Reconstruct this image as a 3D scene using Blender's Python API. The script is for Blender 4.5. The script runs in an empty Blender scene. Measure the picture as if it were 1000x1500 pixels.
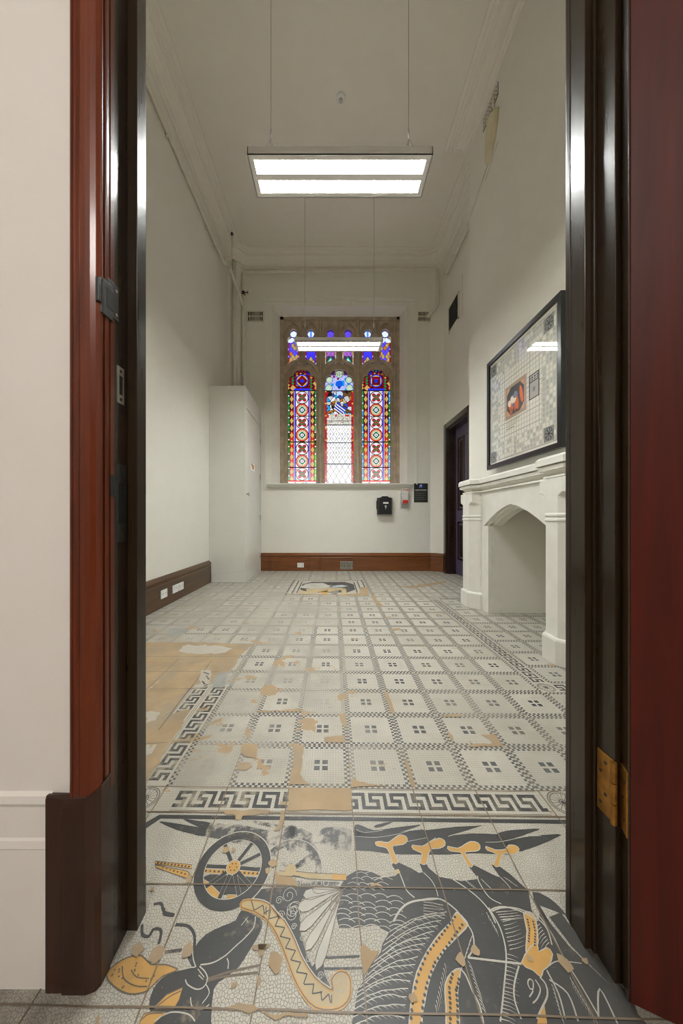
import bpy, bmesh, math, random
import numpy as np
from mathutils import Vector, noise as mnoise
R = random.Random(7)
sc = bpy.context.scene
COL = sc.collection

# ---------------------------------------------------------------- colour / node helpers
def lin(c):
    return tuple(((v/255)/12.92 if v/255 <= .04045 else ((v/255+.055)/1.055)**2.4) for v in c)
def rgba(c): return (c[0], c[1], c[2], 1.0)

class NT:
    def __init__(s, name):
        s.m = bpy.data.materials.new(name); s.m.use_nodes = True
        s.t = s.m.node_tree; s.t.nodes.clear()
        s.out = s.t.nodes.new('ShaderNodeOutputMaterial')
    def n(s, typ, **kw):
        x = s.t.nodes.new(typ)
        for k, v in kw.items():
            if k in x.inputs.keys() if isinstance(k, str) else False: s.set(x.inputs[k], v)
            else: setattr(x, k, v)
        return x
    def set(s, sock, v):
        if isinstance(v, bpy.types.NodeSocket): s.t.links.new(v, sock)
        elif isinstance(v, tuple) and len(v) == 3 and sock.type == 'RGBA': sock.default_value = rgba(v)
        else: sock.default_value = v
    def f(s, op, a, b=0.0, c=None):
        x = s.t.nodes.new('ShaderNodeMath'); x.operation = op
        s.set(x.inputs[0], a); s.set(x.inputs[1], b)
        if c is not None: s.set(x.inputs[2], c)
        return x.outputs[0]
    def pos(s):
        g = s.t.nodes.new('ShaderNodeTexCoord')
        x = s.t.nodes.new('ShaderNodeSeparateXYZ'); s.t.links.new(g.outputs['Object'], x.inputs[0])
        s.P = g.outputs['Object']
        return x.outputs
    def scaled(s, v):
        m = s.t.nodes.new('ShaderNodeMapping'); s.t.links.new(s.P, m.inputs[0]); m.inputs['Scale'].default_value = v
        return m.outputs[0]
    def noise(s, scale, detail=3, rough=.5, vec=None, dist=0.0):
        x = s.t.nodes.new('ShaderNodeTexNoise')
        x.inputs['Scale'].default_value = scale; x.inputs['Detail'].default_value = detail
        x.inputs['Roughness'].default_value = rough; x.inputs['Distortion'].default_value = dist
        s.t.links.new(vec if vec is not None else s.P, x.inputs['Vector'])
        return x.outputs[0]
    def mix(s, fac, a, b):
        x = s.t.nodes.new('ShaderNodeMix'); x.data_type = 'RGBA'
        s.set(x.inputs[0], fac)
        for sock, v in ((x.inputs[6], a), (x.inputs[7], b)):
            if isinstance(v, bpy.types.NodeSocket): s.t.links.new(v, sock)
            else: sock.default_value = rgba(v)
        return x.outputs[2]
    def mul(s, col, fac):   # colour * scalar
        x = s.t.nodes.new('ShaderNodeVectorMath'); x.operation = 'SCALE'
        if isinstance(col, bpy.types.NodeSocket): s.t.links.new(col, x.inputs[0])
        else: x.inputs[0].default_value = col
        s.set(x.inputs['Scale'], fac)
        return x.outputs[0]
    def ramp(s, v, lo, hi):
        x = s.t.nodes.new('ShaderNodeMapRange'); x.clamp = True
        x.inputs[1].default_value = lo; x.inputs[2].default_value = hi
        s.set(x.inputs[0], v); return x.outputs[0]
    def bsdf(s, col, rough=.5, bump=None, bstr=.2, bdist=.01, **kw):
        p = s.t.nodes.new('ShaderNodeBsdfPrincipled')
        s.set(p.inputs['Base Color'], col if isinstance(col, bpy.types.NodeSocket) else rgba(col))
        s.set(p.inputs['Roughness'], rough)
        for k, v in kw.items(): s.set(p.inputs[k.replace('_', ' ')], v)
        if bump is not None:
            b = s.t.nodes.new('ShaderNodeBump'); b.inputs['Strength'].default_value = bstr
            b.inputs['Distance'].default_value = bdist
            s.t.links.new(bump, b.inputs['Height']); s.t.links.new(b.outputs[0], p.inputs['Normal'])
        s.t.links.new(p.outputs[0], s.out.inputs[0])
        return s.m

def plain(name, col, rough=.5, var=.06, vs=6, bstr=.06, bs=60, **kw):
    t = NT(name); t.pos()
    v = t.ramp(t.noise(vs, 3), .3, .7)
    c = t.mix(v, tuple(x*(1-var) for x in col), tuple(min(1, x*(1+var)) for x in col))
    return t.bsdf(c, rough, bump=t.noise(bs, 2), bstr=bstr, bdist=.003, **kw)

def wood(name, c1, c2, rough=.25, coat=.35, axis='Z', var=1.0, dark=(.006, .004, .003)):
    t = NT(name); t.pos()
    sc_ = {'Z': (9, 9, .7), 'X': (.7, 9, 9), 'Y': (9, .7, 9)}[axis]
    v = t.scaled(sc_)
    a = t.ramp(t.noise(2.0, 5, .6, v, .6), .3, .7)
    g = t.ramp(t.noise(6, 3, .6, v), .35, .7)
    col = t.mix(a, c1, c2)
    col = t.mix(t.f('MULTIPLY', g, .35*var), col, tuple(x*.45 for x in c1))
    blot = t.ramp(t.noise(2.0, 3, .5, t.scaled((3,3,.35))), .58, .80)
    col = t.mix(t.f('MULTIPLY', blot, .3*var), col, dark)
    rr = t.f('ADD', rough, t.f('MULTIPLY', t.noise(8, 2, .5, v), .10))
    return t.bsdf(col, rr, bump=t.noise(5, 4, .6, v), bstr=.07, bdist=.003, Coat_Weight=coat, Coat_Roughness=.12, **{'Specular IOR Level': .22})

# ---------------------------------------------------------------- mesh builder
class MB:
    def __init__(s): s.v = []; s.f = []; s.m = []; s.s = []
    def face(s, pts, mi=0, sm=False):
        b = len(s.v); s.v += [tuple(p) for p in pts]; s.f.append(list(range(b, b+len(pts)))); s.m.append(mi); s.s.append(sm)
    def box(s, x0, x1, y0, y1, z0, z1, mi=0):
        b = len(s.v)
        s.v += [(x0,y0,z0),(x1,y0,z0),(x1,y1,z0),(x0,y1,z0),(x0,y0,z1),(x1,y0,z1),(x1,y1,z1),(x0,y1,z1)]
        for q in ((0,3,2,1),(4,5,6,7),(0,1,5,4),(1,2,6,5),(2,3,7,6),(3,0,4,7)):
            s.f.append([b+i for i in q]); s.m.append(mi); s.s.append(False)
        return s
    def prism(s, poly, z0, z1, mi=0, mp=None, sm=False):
        """poly of (a,b) extruded over c from z0 to z1; mp maps (a,b,c)->xyz"""
        mp = mp or (lambda a, b, c: (a, b, c)); n = len(poly); b = len(s.v)
        s.v += [mp(p[0], p[1], z0) for p in poly] + [mp(p[0], p[1], z1) for p in poly]
        s.f.append([b+i for i in range(n)][::-1]); s.m.append(mi); s.s.append(False)
        s.f.append([b+n+i for i in range(n)]); s.m.append(mi); s.s.append(False)
        for i in range(n):
            j = (i+1) % n; s.f.append([b+i, b+j, b+n+j, b+n+i]); s.m.append(mi); s.s.append(sm)
        return s
    def loft(s, rings, mi=0, sm=False, caps=True, closed=True):
        b = len(s.v); n = len(rings[0])
        for r in rings: s.v += [tuple(p) for p in r]
        for k in range(len(rings)-1):
            for i in range(n if closed else n-1):
                j = (i+1) % n
                s.f.append([b+k*n+i, b+k*n+j, b+(k+1)*n+j, b+(k+1)*n+i]); s.m.append(mi); s.s.append(sm)
        if caps and closed:
            s.f.append([b+i for i in range(n)][::-1]); s.m.append(mi); s.s.append(False)
            s.f.append([b+(len(rings)-1)*n+i for i in range(n)]); s.m.append(mi); s.s.append(False)
        return s
    def tube(s, pts, r, mi=0, n=12):
        pts = [Vector(p) for p in pts]; rings = []
        ref = None
        for i, p in enumerate(pts):
            t = ((pts[i+1]-p).normalized() if i == 0 else (p-pts[i-1]).normalized() if i == len(pts)-1
                 else ((pts[i+1]-p).normalized()+(p-pts[i-1]).normalized()).normalized())
            if ref is None: ref = t.orthogonal().normalized()
            u = (ref - t*ref.dot(t)).normalized(); ref = u; w = t.cross(u)
            k = 1.0
            if 0 < i < len(pts)-1:
                c = max(.5, t.dot((p-pts[i-1]).normalized())); k = 1.0/c if c > .7 else 1.2
            rings.append([p + (u*math.cos(a)+w*math.sin(a))*r*(k if False else 1) for a in [2*math.pi*j/n for j in range(n)]])
        return s.loft(rings, mi, True)
    def build(s, name, mats, parent=None, smooth=False, bevel=0):
        me = bpy.data.meshes.new(name); me.from_pydata(s.v, [], s.f)
        for m in (mats if isinstance(mats, (list, tuple)) else [mats]): me.materials.append(m)
        me.polygons.foreach_set('material_index', s.m)
        me.polygons.foreach_set('use_smooth', [bool(x) or smooth for x in s.s])
        me.update()
        o = bpy.data.objects.new(name, me); COL.objects.link(o)
        if parent: link_to(o, parent)
        bm = bmesh.new(); bm.from_mesh(me); bmesh.ops.remove_doubles(bm, verts=bm.verts, dist=1e-6) if bevel else None
        if bevel:
            bmesh.ops.recalc_face_normals(bm, faces=bm.faces); bm.to_mesh(me)
            md = o.modifiers.new('bevel', 'BEVEL'); md.width = bevel; md.segments = 2; md.limit_method = 'ANGLE'
        bm.free()
        return o
def link_to(o, parent):
    o.parent = parent
    o.matrix_parent_inverse = parent.matrix_basis.inverted()
def empty(name, loc=(0,0,0), label=None, cat=None, group=None, kind=None):
    o = bpy.data.objects.new(name, None); COL.objects.link(o); o.location = loc; o.empty_display_size = .05
    tag(o, label, cat, group, kind); return o
def tag(o, label=None, cat=None, group=None, kind=None):
    if label: o['label'] = label
    if cat: o['category'] = cat
    if group: o['group'] = group
    if kind: o['kind'] = kind
    return o
def copy_tree(root, delta, label):
    def rec(o, par):
        c = o.copy(); COL.objects.link(c)
        if par is not None: c.parent = par; c.matrix_parent_inverse = o.matrix_parent_inverse.copy()
        for ch in list(o.children): rec(ch, c)
        return c
    r = rec(root, None); r.location = Vector(root.location)+Vector(delta); r['label'] = label
    return r
def arc(cx, cy, r, a0, a1, n):
    return [(cx+r*math.cos(math.radians(a0+(a1-a0)*i/n)), cy+r*math.sin(math.radians(a0+(a1-a0)*i/n))) for i in range(n+1)]
def smooth_path(pts, rad=.05, n=5):
    out = [Vector(pts[0])]
    for i in range(1, len(pts)-1):
        p = Vector(pts[i]); a = Vector(pts[i-1])-p; b = Vector(pts[i+1])-p
        r = min(rad, a.length*.45, b.length*.45); s = p+a.normalized()*r; e = p+b.normalized()*r
        for k in range(n+1):
            t = k/n; out.append(s*(1-t)**2+p*2*t*(1-t)+e*t*t)
    out.append(Vector(pts[-1])); return out
def sweep(mb, path, prof, mi=0):
    """path: xy points, room interior on the left; prof: (distance from wall, z)"""
    n = len(path); nor = []
    for i in range(n-1):
        d = Vector((path[i+1][0]-path[i][0], path[i+1][1]-path[i][1])).normalized(); nor.append(Vector((-d.y, d.x)))
    rings = []
    for i in range(n):
        if i == 0: m = nor[0]
        elif i == n-1: m = nor[-1]
        else:
            m = (nor[i-1]+nor[i]); m = m/(m.dot(nor[i]))
        rings.append([(path[i][0]+m.x*d, path[i][1]+m.y*d, z) for d, z in prof])
    mb.loft(rings, mi, False, True, True)

# ---------------------------------------------------------------- materials
def wall_mat(name, col):
    t = NT(name); t.pos()
    n1 = t.ramp(t.noise(1.3, 4, .6), .3, .7); n2 = t.ramp(t.noise(7, 4, .6), .35, .65)
    c = t.mix(t.f('MULTIPLY', n1, .7), col, tuple(x*.955 for x in col))
    c = t.mix(t.f('MULTIPLY', n2, .25), c, (col[0]*.93, col[1]*.90, col[2]*.85))
    return t.bsdf(c, .55, bump=t.f('ADD', t.noise(5, 4, .6), t.f('MULTIPLY', t.noise(70, 2), .25)), bstr=.10, bdist=.012)
M_WALL = wall_mat('painted_plaster', (.80, .785, .715))
M_CEIL = wall_mat('ceiling_paint', (.82, .79, .71))
M_CORR = wall_mat('corridor_paint', (.76, .73, .695))
M_WHITE = plain('white_gloss_paint', (.75, .745, .69), .22, .02, 3)
M_MANTEL = plain('mantel_paint', (.77, .755, .69), .45, .04, 9, .04, 25)
M_PIPE = plain('cream_pipe_paint', (.70, .66, .56), .4, .06, 8)
M_STONE = plain('window_stone', (.43, .345, .25), .8, .18, 8, .3, 50)
M_PLAST = plain('white_plastic', (.85, .85, .83), .3, .01)
M_METALW = plain('white_metal', (.80, .79, .76), .35, .01)
M_BLACK = plain('black_plastic', (.010, .010, .011), .3, .05)
M_DARK = plain('dark_void', (.012, .011, .010), .7, .1)
M_STEEL = plain('worn_steel', (.42, .40, .36), .35, .15, 30, Metallic=.8)
M_IRON = plain('black_iron', (.022, .020, .018), .4, .3, 40, .3, 80)
M_BRASS = plain('aged_brass', (.36, .17, .03), .4, .35, 40, .2, 60, Metallic=.75)
M_RED = plain('red_plastic', (.75, .03, .015), .3, .03)
M_CREAM = plain('yellowed_plaster', (.66, .60, .42), .6, .08)
M_GREY = plain('grey_plastic', (.5, .5, .47), .4, .03)
M_MAHOG = wood('mahogany_architrave', (.20, .036, .008), (.08, .016, .005), .26, .3)
M_DARKW = wood('dark_stained_jamb', (.034, .020, .010), (.020, .012, .006), .24, .35, var=.25)
M_LEAF = wood('mahogany_door_leaf', (.095, .013, .007), (.042, .008, .005), .45, .0, var=.5)
M_LEAFE = wood('door_edge_wood', (.05, .028, .012), (.025, .014, .008), .2, .6)
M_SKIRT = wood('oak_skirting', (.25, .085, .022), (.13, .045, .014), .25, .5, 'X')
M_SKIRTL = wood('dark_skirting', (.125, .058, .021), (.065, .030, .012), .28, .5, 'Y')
M_D2 = wood('dark_room_door_frame', (.035, .014, .008), (.018, .008, .006), .2, .7)
M_PURP = plain('door_glass_reflection_tint', (.085, .065, .125), .3, .2, 4)  # violet reflection of the stained glass put into the door colour
M_LEAD = plain('leading', (.02, .018, .015), .6)

# ---- floor mosaic
LIGHT = (.51, .485, .415); OCHRE = (.42, .285, .145)
def wear(t, X, Y):
    bx = t.ramp(X, .30, -.15); by = t.ramp(Y, 3.2, 2.0)
    nb = t.noise(4.3, 6, .62, dist=.3)
    bias = t.f('MULTIPLY', t.f('MULTIPLY', bx, by), .075)
    hole = t.ramp(t.f('ADD', nb, bias), .655, .668)
    fade = t.ramp(t.f('ADD', t.noise(1.9, 5, .65), t.f('ADD', t.f('MULTIPLY', bx, .07), .0)), .50, .66)
    return hole, fade
def grime(t, col):
    s = t.t.nodes.new('ShaderNodeSeparateXYZ'); t.t.links.new(t.P, s.inputs[0])
    ex = t.ramp(t.f('ABSOLUTE', t.f('SUBTRACT', s.outputs[0], .045)), .36, .60); ey = t.ramp(s.outputs[1], .98, .72)
    k = t.f('MULTIPLY', t.f('MULTIPLY', ex, ey), t.ramp(t.noise(7, 5, .7), .25, .6))
    return t.mix(t.f('MULTIPLY', k, .72), col, (.075, .066, .055))
def finish_floor(t, col, hole, rough=.36, bump=None):
    oc = t.mix(t.ramp(t.noise(9, 5, .7), .3, .7), OCHRE, (.36, .265, .16))
    dirt = t.ramp(t.noise(3.1, 6, .7), .48, .75)
    col = t.mix(t.f('MULTIPLY', dirt, .5), col, (.33, .28, .20))
    spk = t.ramp(t.noise(38, 3, .6), .68, .76)
    col = t.mix(t.f('MULTIPLY', spk, .45), col, (.22, .18, .13))
    if hole is not None: col = t.mix(hole, col, oc)
    col = grime(t, col)
    rg = t.f('ADD', rough, t.f('MULTIPLY', t.noise(8, 4), .22))
    b = t.noise(45, 4, .7)
    if bump is not None: b = t.f('ADD', t.f('MULTIPLY', b, .6), bump)
    return t.bsdf(col, rg, bump=b, bstr=.25, bdist=.003)
def tess(t, X, Yp, n_m, x0=0.0, y0=0.0):
    a = t.f('FRACT', t.f('DIVIDE', t.f('SUBTRACT', X, x0), n_m)); b = t.f('FRACT', t.f('DIVIDE', t.f('SUBTRACT', Yp, y0), n_m))
    g = t.f('MAXIMUM', t.f('GREATER_THAN', t.f('ABSOLUTE', t.f('SUBTRACT', a, .5)), .43), t.f('GREATER_THAN', t.f('ABSOLUTE', t.f('SUBTRACT', b, .5)), .43))
    return g
def grid_mat(name, x0, y0, pitch=.229):
    t = NT(name); X, Y, Z = t.pos()
    Yp = t.f('ADD', Y, t.f('MULTIPLY', X, .014))
    tx = t.f('DIVIDE', t.f('SUBTRACT', X, x0), pitch); ty = t.f('DIVIDE', t.f('SUBTRACT', Yp, y0), pitch)
    fx = t.f('FRACT', tx); fy = t.f('FRACT', ty)
    ix = t.f('FLOOR', t.f('MULTIPLY', fx, 21)); iy = t.f('FLOOR', t.f('MULTIPLY', fy, 21))
    ax = t.f('ABSOLUTE', t.f('SUBTRACT', ix, 10)); ay = t.f('ABSOLUTE', t.f('SUBTRACT', iy, 10))
    border = t.f('GREATER_THAN', t.f('MAXIMUM', ax, ay), 8.5)
    inner = t.f('GREATER_THAN', 10.5, t.f('MAXIMUM', ax, ay))
    chk = t.f('MODULO', t.f('ADD', ix, iy), 2)
    border = t.f('MULTIPLY', t.f('MULTIPLY', border, inner), t.f('GREATER_THAN', chk, .5))
    mx = t.f('MULTIPLY', t.f('GREATER_THAN', ax, .5), t.f('LESS_THAN', ax, 2.5))
    my = t.f('MULTIPLY', t.f('GREATER_THAN', ay, .5), t.f('LESS_THAN', ay, 2.5))
    dark = t.f('MAXIMUM', border, t.f('MULTIPLY', mx, my))
    wn = t.n('ShaderNodeTexWhiteNoise'); wn.noise_dimensions = '2D'
    cb = t.n('ShaderNodeCombineXYZ'); t.set(cb.inputs[0], t.f('FLOOR', tx)); t.set(cb.inputs[1], t.f('FLOOR', ty))
    t.t.links.new(cb.outputs[0], wn.inputs['Vector']); rnd = wn.outputs['Value']
    hole, fade = wear(t, X, Y)
    left = t.ramp(X, .25, -.1)
    tf = t.f('MULTIPLY', t.ramp(rnd, .45, .9), t.f('ADD', t.f('MULTIPLY', left, .55), .18))
    vis = t.f('SUBTRACT', 1.0, t.f('MINIMUM', t.f('ADD', tf, t.f('MULTIPLY', fade, t.f('ADD', .30, t.f('MULTIPLY', left, .5)))), .93))
    lc = t.mix(rnd, LIGHT, (.45, .43, .365))
    lc = t.mix(t.f('MULTIPLY', fade, t.f('ADD', .35, t.f('MULTIPLY', left, .4))), lc, (.34, .315, .27))
    g = tess(t, X, Yp, pitch/21, x0, y0)
    lc = t.mix(t.f('MULTIPLY', g, t.f('ADD', .45, t.f('MULTIPLY', rnd, .25))), lc, (.30, .27, .21))
    col = t.mix(t.f('MULTIPLY', dark, vis), lc, (.055, .06, .065))
    jn = t.f('GREATER_THAN', t.f('ABSOLUTE', t.f('SUBTRACT', fx, .5)), .492)
    jn = t.f('MAXIMUM', jn, t.f('GREATER_THAN', t.f('ABSOLUTE', t.f('SUBTRACT', fy, .5)), .492))
    col = t.mix(t.f('MULTIPLY', jn, .8), col, (.25, .19, .12))
    # mortar showing along joints of the worn tiles
    ed = t.f('MAXIMUM', t.f('ABSOLUTE', t.f('SUBTRACT', fx, .5)), t.f('ABSOLUTE', t.f('SUBTRACT', fy, .5)))
    en = t.f('ADD', ed, t.f('MULTIPLY', t.f('SUBTRACT', t.noise(6, 4, .6), .5), .75))
    eh = t.f('MULTIPLY', t.f('GREATER_THAN', en, .60), t.f('GREATER_THAN', t.f('ADD', rnd, t.f('MULTIPLY', left, .25)), .62))
    hole = t.f('MAXIMUM', hole, eh)
    return finish_floor(t, col, hole, bump=t.f('MULTIPLY', g, -.5))
M_GRID = grid_mat('mosaic_tiles', .0673, 1.2077)
M_GRIDR = grid_mat('mosaic_tiles_alcove', 1.316, 2.0)
def strip_mat():
    t = NT('mosaic_border_ground'); X, Y, Z = t.pos()
    Yp = t.f('ADD', Y, t.f('MULTIPLY', X, .014))
    g = tess(t, X, Yp, .0105, .0673, 1.2077); hole, fade = wear(t, X, Y)
    lc = t.mix(t.f('MULTIPLY', g, .6), LIGHT, (.28, .25, .19)); lc = t.mix(t.f('MULTIPLY', fade, .5), lc, (.42, .38, .31))
    return finish_floor(t, lc, hole)
M_STRIP = strip_mat()
def crackle(t):
    def cr(scale):
        v = t.n('ShaderNodeTexVoronoi'); v.voronoi_dimensions = '2D'; v.feature = 'DISTANCE_TO_EDGE'; v.inputs['Scale'].default_value = scale
        t.t.links.new(t.P, v.inputs['Vector']); return v.outputs['Distance']
    return t.ramp(cr(150), .13, .03)
def crackle_mat():
    t = NT('crazed_white_mosaic'); X, Y, Z = t.pos()
    c = crackle(t); col = t.mix(t.f('MULTIPLY', c, .70), LIGHT, (.15, .13, .105))
    h = t.ramp(t.noise(3.7, 5, .6), .69, .70)
    return finish_floor(t, col, h, .34, t.f('MULTIPLY', c, -.6))
M_CRACK = crackle_mat()
def inlay(name, col, worn=.5, wcol=(.40, .36, .29), thr=(.60, .70), rough=.40, scale=11):
    t = NT(name); X, Y, Z = t.pos()
    v = t.ramp(t.noise(6, 4, .6), .3, .7)
    c = t.mix(v, col, tuple(min(1, x*1.35) for x in col))
    w = t.ramp(t.noise(scale, 6, .72), *thr)
    left = t.f('ADD', .35, t.f('MULTIPLY', t.ramp(X, .15, -.05), .65))
    c = t.mix(t.f('MULTIPLY', t.f('MULTIPLY', w, worn), left), c, wcol)
    scr = t.ramp(t.noise(60, 3, .6, t.scaled((1, 4, 1))), .66, .72)
    c = t.mix(t.f('MULTIPLY', scr, .35), c, (.35, .32, .27))
    c = grime(t, c)
    return t.bsdf(c, rough, bump=t.noise(60, 3), bstr=.15, bdist=.002)
M_BLK = inlay('black_inlay', (.042, .042, .041), .8, (.28, .22, .15), thr=(.57, .68))
M_BLKW = inlay('worn_black_inlay', (.07, .07, .068), .95, (.48, .44, .37), (.44, .56), scale=16)
M_KEY = inlay('key_inlay', (.05, .050, .050), .85, (.36, .31, .23), (.50, .62))
M_OCH = inlay('ochre_inlay', (.47, .265, .070), .5, (.45, .30, .14), (.62, .75))
M_OCHL = inlay('pale_ochre_inlay', (.40, .31, .165), .4)
M_WHT = inlay('white_inlay_line', (.40, .385, .335), .4)
M_THIN = inlay('brown_inlay_line', (.13, .10, .07), .2)
M_JOINT = inlay('tile_joint', (.17, .125, .08), .5, (.12, .09, .06))
M_MORT = inlay('ochre_mortar', (.335, .24, .135), .6, (.30, .26, .20), (.46, .66), .6, 5)
M_GMORT = inlay('grey_mortar', (.25, .248, .23), .4)
M_BLUEW = inlay('bluish_inlay', (.34, .38, .40), .4)
FM = [M_GRID, M_GRIDR, M_STRIP, M_CRACK, M_BLK, M_KEY, M_OCH, M_OCHL, M_WHT, M_THIN, M_JOINT, M_MORT, M_GMORT, M_BLUEW, M_BLKW]
GRID, GRIDR, STRIP, CRK, BLK, KEY, OCH, OCHL, WHT, THIN, JNT, MORT, GMORT, BLUEW, BLKW = range(15)

# ---------------------------------------------------------------- floor
F = 477.0
fl = MB()
LZ = .00015
def fp(px, py):      # a spot read on the photo's floor, as metres on the floor
    v = py-760.0; return ((px-487.0)/v, F/v)
def poly(pts, mi, layer):
    ar_ = sum(pts[i-1][0]*pts[i][1]-pts[i][0]*pts[i-1][1] for i in range(len(pts)))
    if ar_ < 0: pts = pts[::-1]
    zq = layer*LZ+len(fl.f)*3e-8
    fl.face([(x, y, zq) for x, y in pts], mi)
def sh(x, yp): return (x, yp-.014*x)
def rect(x0, x1, y0, y1, mi, layer): poly([sh(x0, y0), sh(x1, y0), sh(x1, y1), sh(x0, y1)], mi, layer)
def stroke(pts, w, mi, layer, closed=False, taper=False):
    n = len(pts)
    if mi == WHT: w = w*.78
    if closed: pts = list(pts)+[pts[0]]; n += 1
    L = []; Rr = []
    for i in range(n):
        a = pts[max(0, i-1)]; b = pts[min(n-1, i+1)]
        if closed and i in (0, n-1): a = pts[n-2]; b = pts[1]
        dx, dy = b[0]-a[0], b[1]-a[1]; l = math.hypot(dx, dy) or 1
        ww = w/2*(1 if not taper else (1-.85*i/(n-1)))
        L.append((pts[i][0]-dy/l*ww, pts[i][1]+dx/l*ww)); Rr.append((pts[i][0]+dy/l*ww, pts[i][1]-dx/l*ww))
    for i in range(n-1): poly([L[i], Rr[i], Rr[i+1], L[i+1]], mi, layer)
def cr(pts, n=4, closed=False):    # Catmull-Rom smoothing
    out = []; m = len(pts)
    rng = range(m if closed else m-1)
    for i in rng:
        g = (lambda k: pts[k % m]) if closed else (lambda k: pts[max(0, min(m-1, k))])
        p0, p1, p2, p3 = g(i-1), g(i), g(i+1), g(i+2)
        for k in range(n):
            t = k/n
            out.append(tuple(.5*((2*p1[d])+(-p0[d]+p2[d])*t+(2*p0[d]-5*p1[d]+4*p2[d]-p3[d])*t*t+(-p0[d]+3*p1[d]-3*p2[d]+p3[d])*t**3) for d in (0, 1)))
    if not closed: out.append(pts[-1])
    return out
ZM = dict(A=(200,1180,.24), B=(420,1180,.22), C=(620,1180,.24), D=(140,1330,.26), E=(380,1330,.24), F=(600,1330,.34),
          H=(200,1000,.32), I=(200,840,.32), J=(500,1000,.34), K=(360,830,.2), L=(390,840,.17), W=(200,930,.16), N=(540,830,.2), Q=(210,830,.17))
def z(k, *pts):
    ox, oy, s = ZM[k]
    return [fp(ox+p[0]*s, oy+p[1]*s) for p in pts]
def zz(seq):
    out = []
    for k, *pts in seq: out += z(k, *pts)
    return out

Y0, Y1 = 1.104, 1.2077           # front key border
# base
poly([(-1.6, -4.5), (1.6, -4.5), (1.6, Y0+.03), (-1.6, Y0+.03)], CRK, 0)
poly([(-2.3, Y0+.04), (-1.6, Y0+.03), (1.6, Y0-.02), (2.45, Y0-.03), (2.45, 6.75), (-2.3, 6.75)], GRID, 0)
rect(-2.2, 2.3, Y0, Y1, STRIP, 1)
rect(-.724, -.6197, Y1, 1.955, STRIP, 1); rect(-.83, -.724, 1.44, 1.955, STRIP, 1)
rect(1.212, 1.316, 1.895, 4.14, STRIP, 1); rect(1.316, 2.3, 1.895, 2.0, STRIP, 1); rect(1.316, 2.3, 4.04, 4.14, STRIP, 1)
rect(1.316, 2.4, 2.0, 4.04, GRIDR, 1)
KEYP = ["111110", "100010", "111010", "001010", "111011"]
KEYP = ["111110", "100010", "101110", "101000", "101111"]
KP = ["1111110", "1000010", "1110010", "0011010", "1111011"]
KEYU = ["111110", "110010", "011010", "010110", "111111"]
def key(x0, y0, dx, dy, nx, ny, length, wid, mi=KEY):
    """running key along (dx,dy); across (nx,ny)"""
    u = .0763; m = max(1, round(length/u)); u = length/m; c = u/6; r = (wid-.036)/5
    for k in range(m):
        for j, row in enumerate(["111110", "100010", "111010", "001010", "111011"]):
            i = 0
            while i < 6:
                if row[i] == '1':
                    e = i
                    while e < 6 and row[e] == '1': e += 1
                    a0 = k*u+i*c; a1 = k*u+e*c; b0 = .018+(4-j)*r; b1 = b0+r
                    P = [(x0+dx*a+nx*b, y0+dy*a+ny*b) for a, b in ((a0,b0),(a1,b0),(a1,b1),(a0,b1))]
                    poly([sh(*p) for p in P], mi, 2); i = e
                else: i += 1
    for b in (.004, wid-.006):
        P = [(x0+dx*a+nx*b2, y0+dy*a+ny*b2) for a, b2 in ((0,b),(length,b),(length,b+.0022),(0,b+.0022))]
        poly([sh(*p) for p in P], THIN, 2)
key(-.56, Y0, 1, 0, 0, 1, 1.30, .1037)
key(.89, Y0, 1, 0, 0, 1, 1.2, .1037)
key(-.6197, 1.235, 0, 1, -1, 0, .70, .104); key(-.724, 1.47, 0, 1, -1, 0, .46, .104)
key(1.316, 2.01, 0, 1, -1, 0, 2.03, .104)
key(1.325, 1.895, 1, 0, 0, 1, .9, .1037); key(1.325, 4.04, 1, 0, 0, 1, .9, .10)
def ticks(x0, x1, y0, y1, along):
    n = int((x1-x0 if along == 'x' else y1-y0)/.0105)
    for i in range(0, n, 2):
        if along == 'x': rect(x0+i*.0105, x0+i*.0105+.0085, y0, y1, KEY, 2)
        else: rect(x0, x1, y0+i*.0105, y0+i*.0105+.0085, KEY, 2)
ticks(-.6235, -.615, Y1, 1.95, 'y'); ticks(-.612, -.6035, Y1+.01, 1.95, 'y')
def disc(cx, cy, r):
    cx, cy = sh(cx, cy)
    c = lambda rr, n=28: [(cx+rr*math.cos(2*math.pi*i/n), cy+rr*math.sin(2*math.pi*i/n)) for i in range(n)]
    poly(c(r), WHT, 3); stroke(c(r-.002), .003, THIN, 4, True); stroke(c(r*.80), .003, THIN, 4, True)
    stroke(c(r*.24), .004, THIN, 4, True); poly(c(r*.16, 12), KEY, 5)
    for i in range(16):
        a = 2*math.pi*i/16; stroke([(cx+r*.27*math.cos(a), cy+r*.27*math.sin(a)), (cx+r*.78*math.cos(a), cy+r*.78*math.sin(a))], .0022, THIN, 4)
    for i in range(44):
        a = 2*math.pi*i/44; stroke([(cx+r*.84*math.cos(a), cy+r*.84*math.sin(a)), (cx+r*.95*math.cos(a), cy+r*.95*math.sin(a))], .002, THIN, 4)
disc(.812, (Y0+Y1)/2+.002, .050); disc(-.672, (Y0+Y1)/2, .050)
disc(1.264, 1.947, .048); disc(1.264, 4.09, .048)

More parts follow.
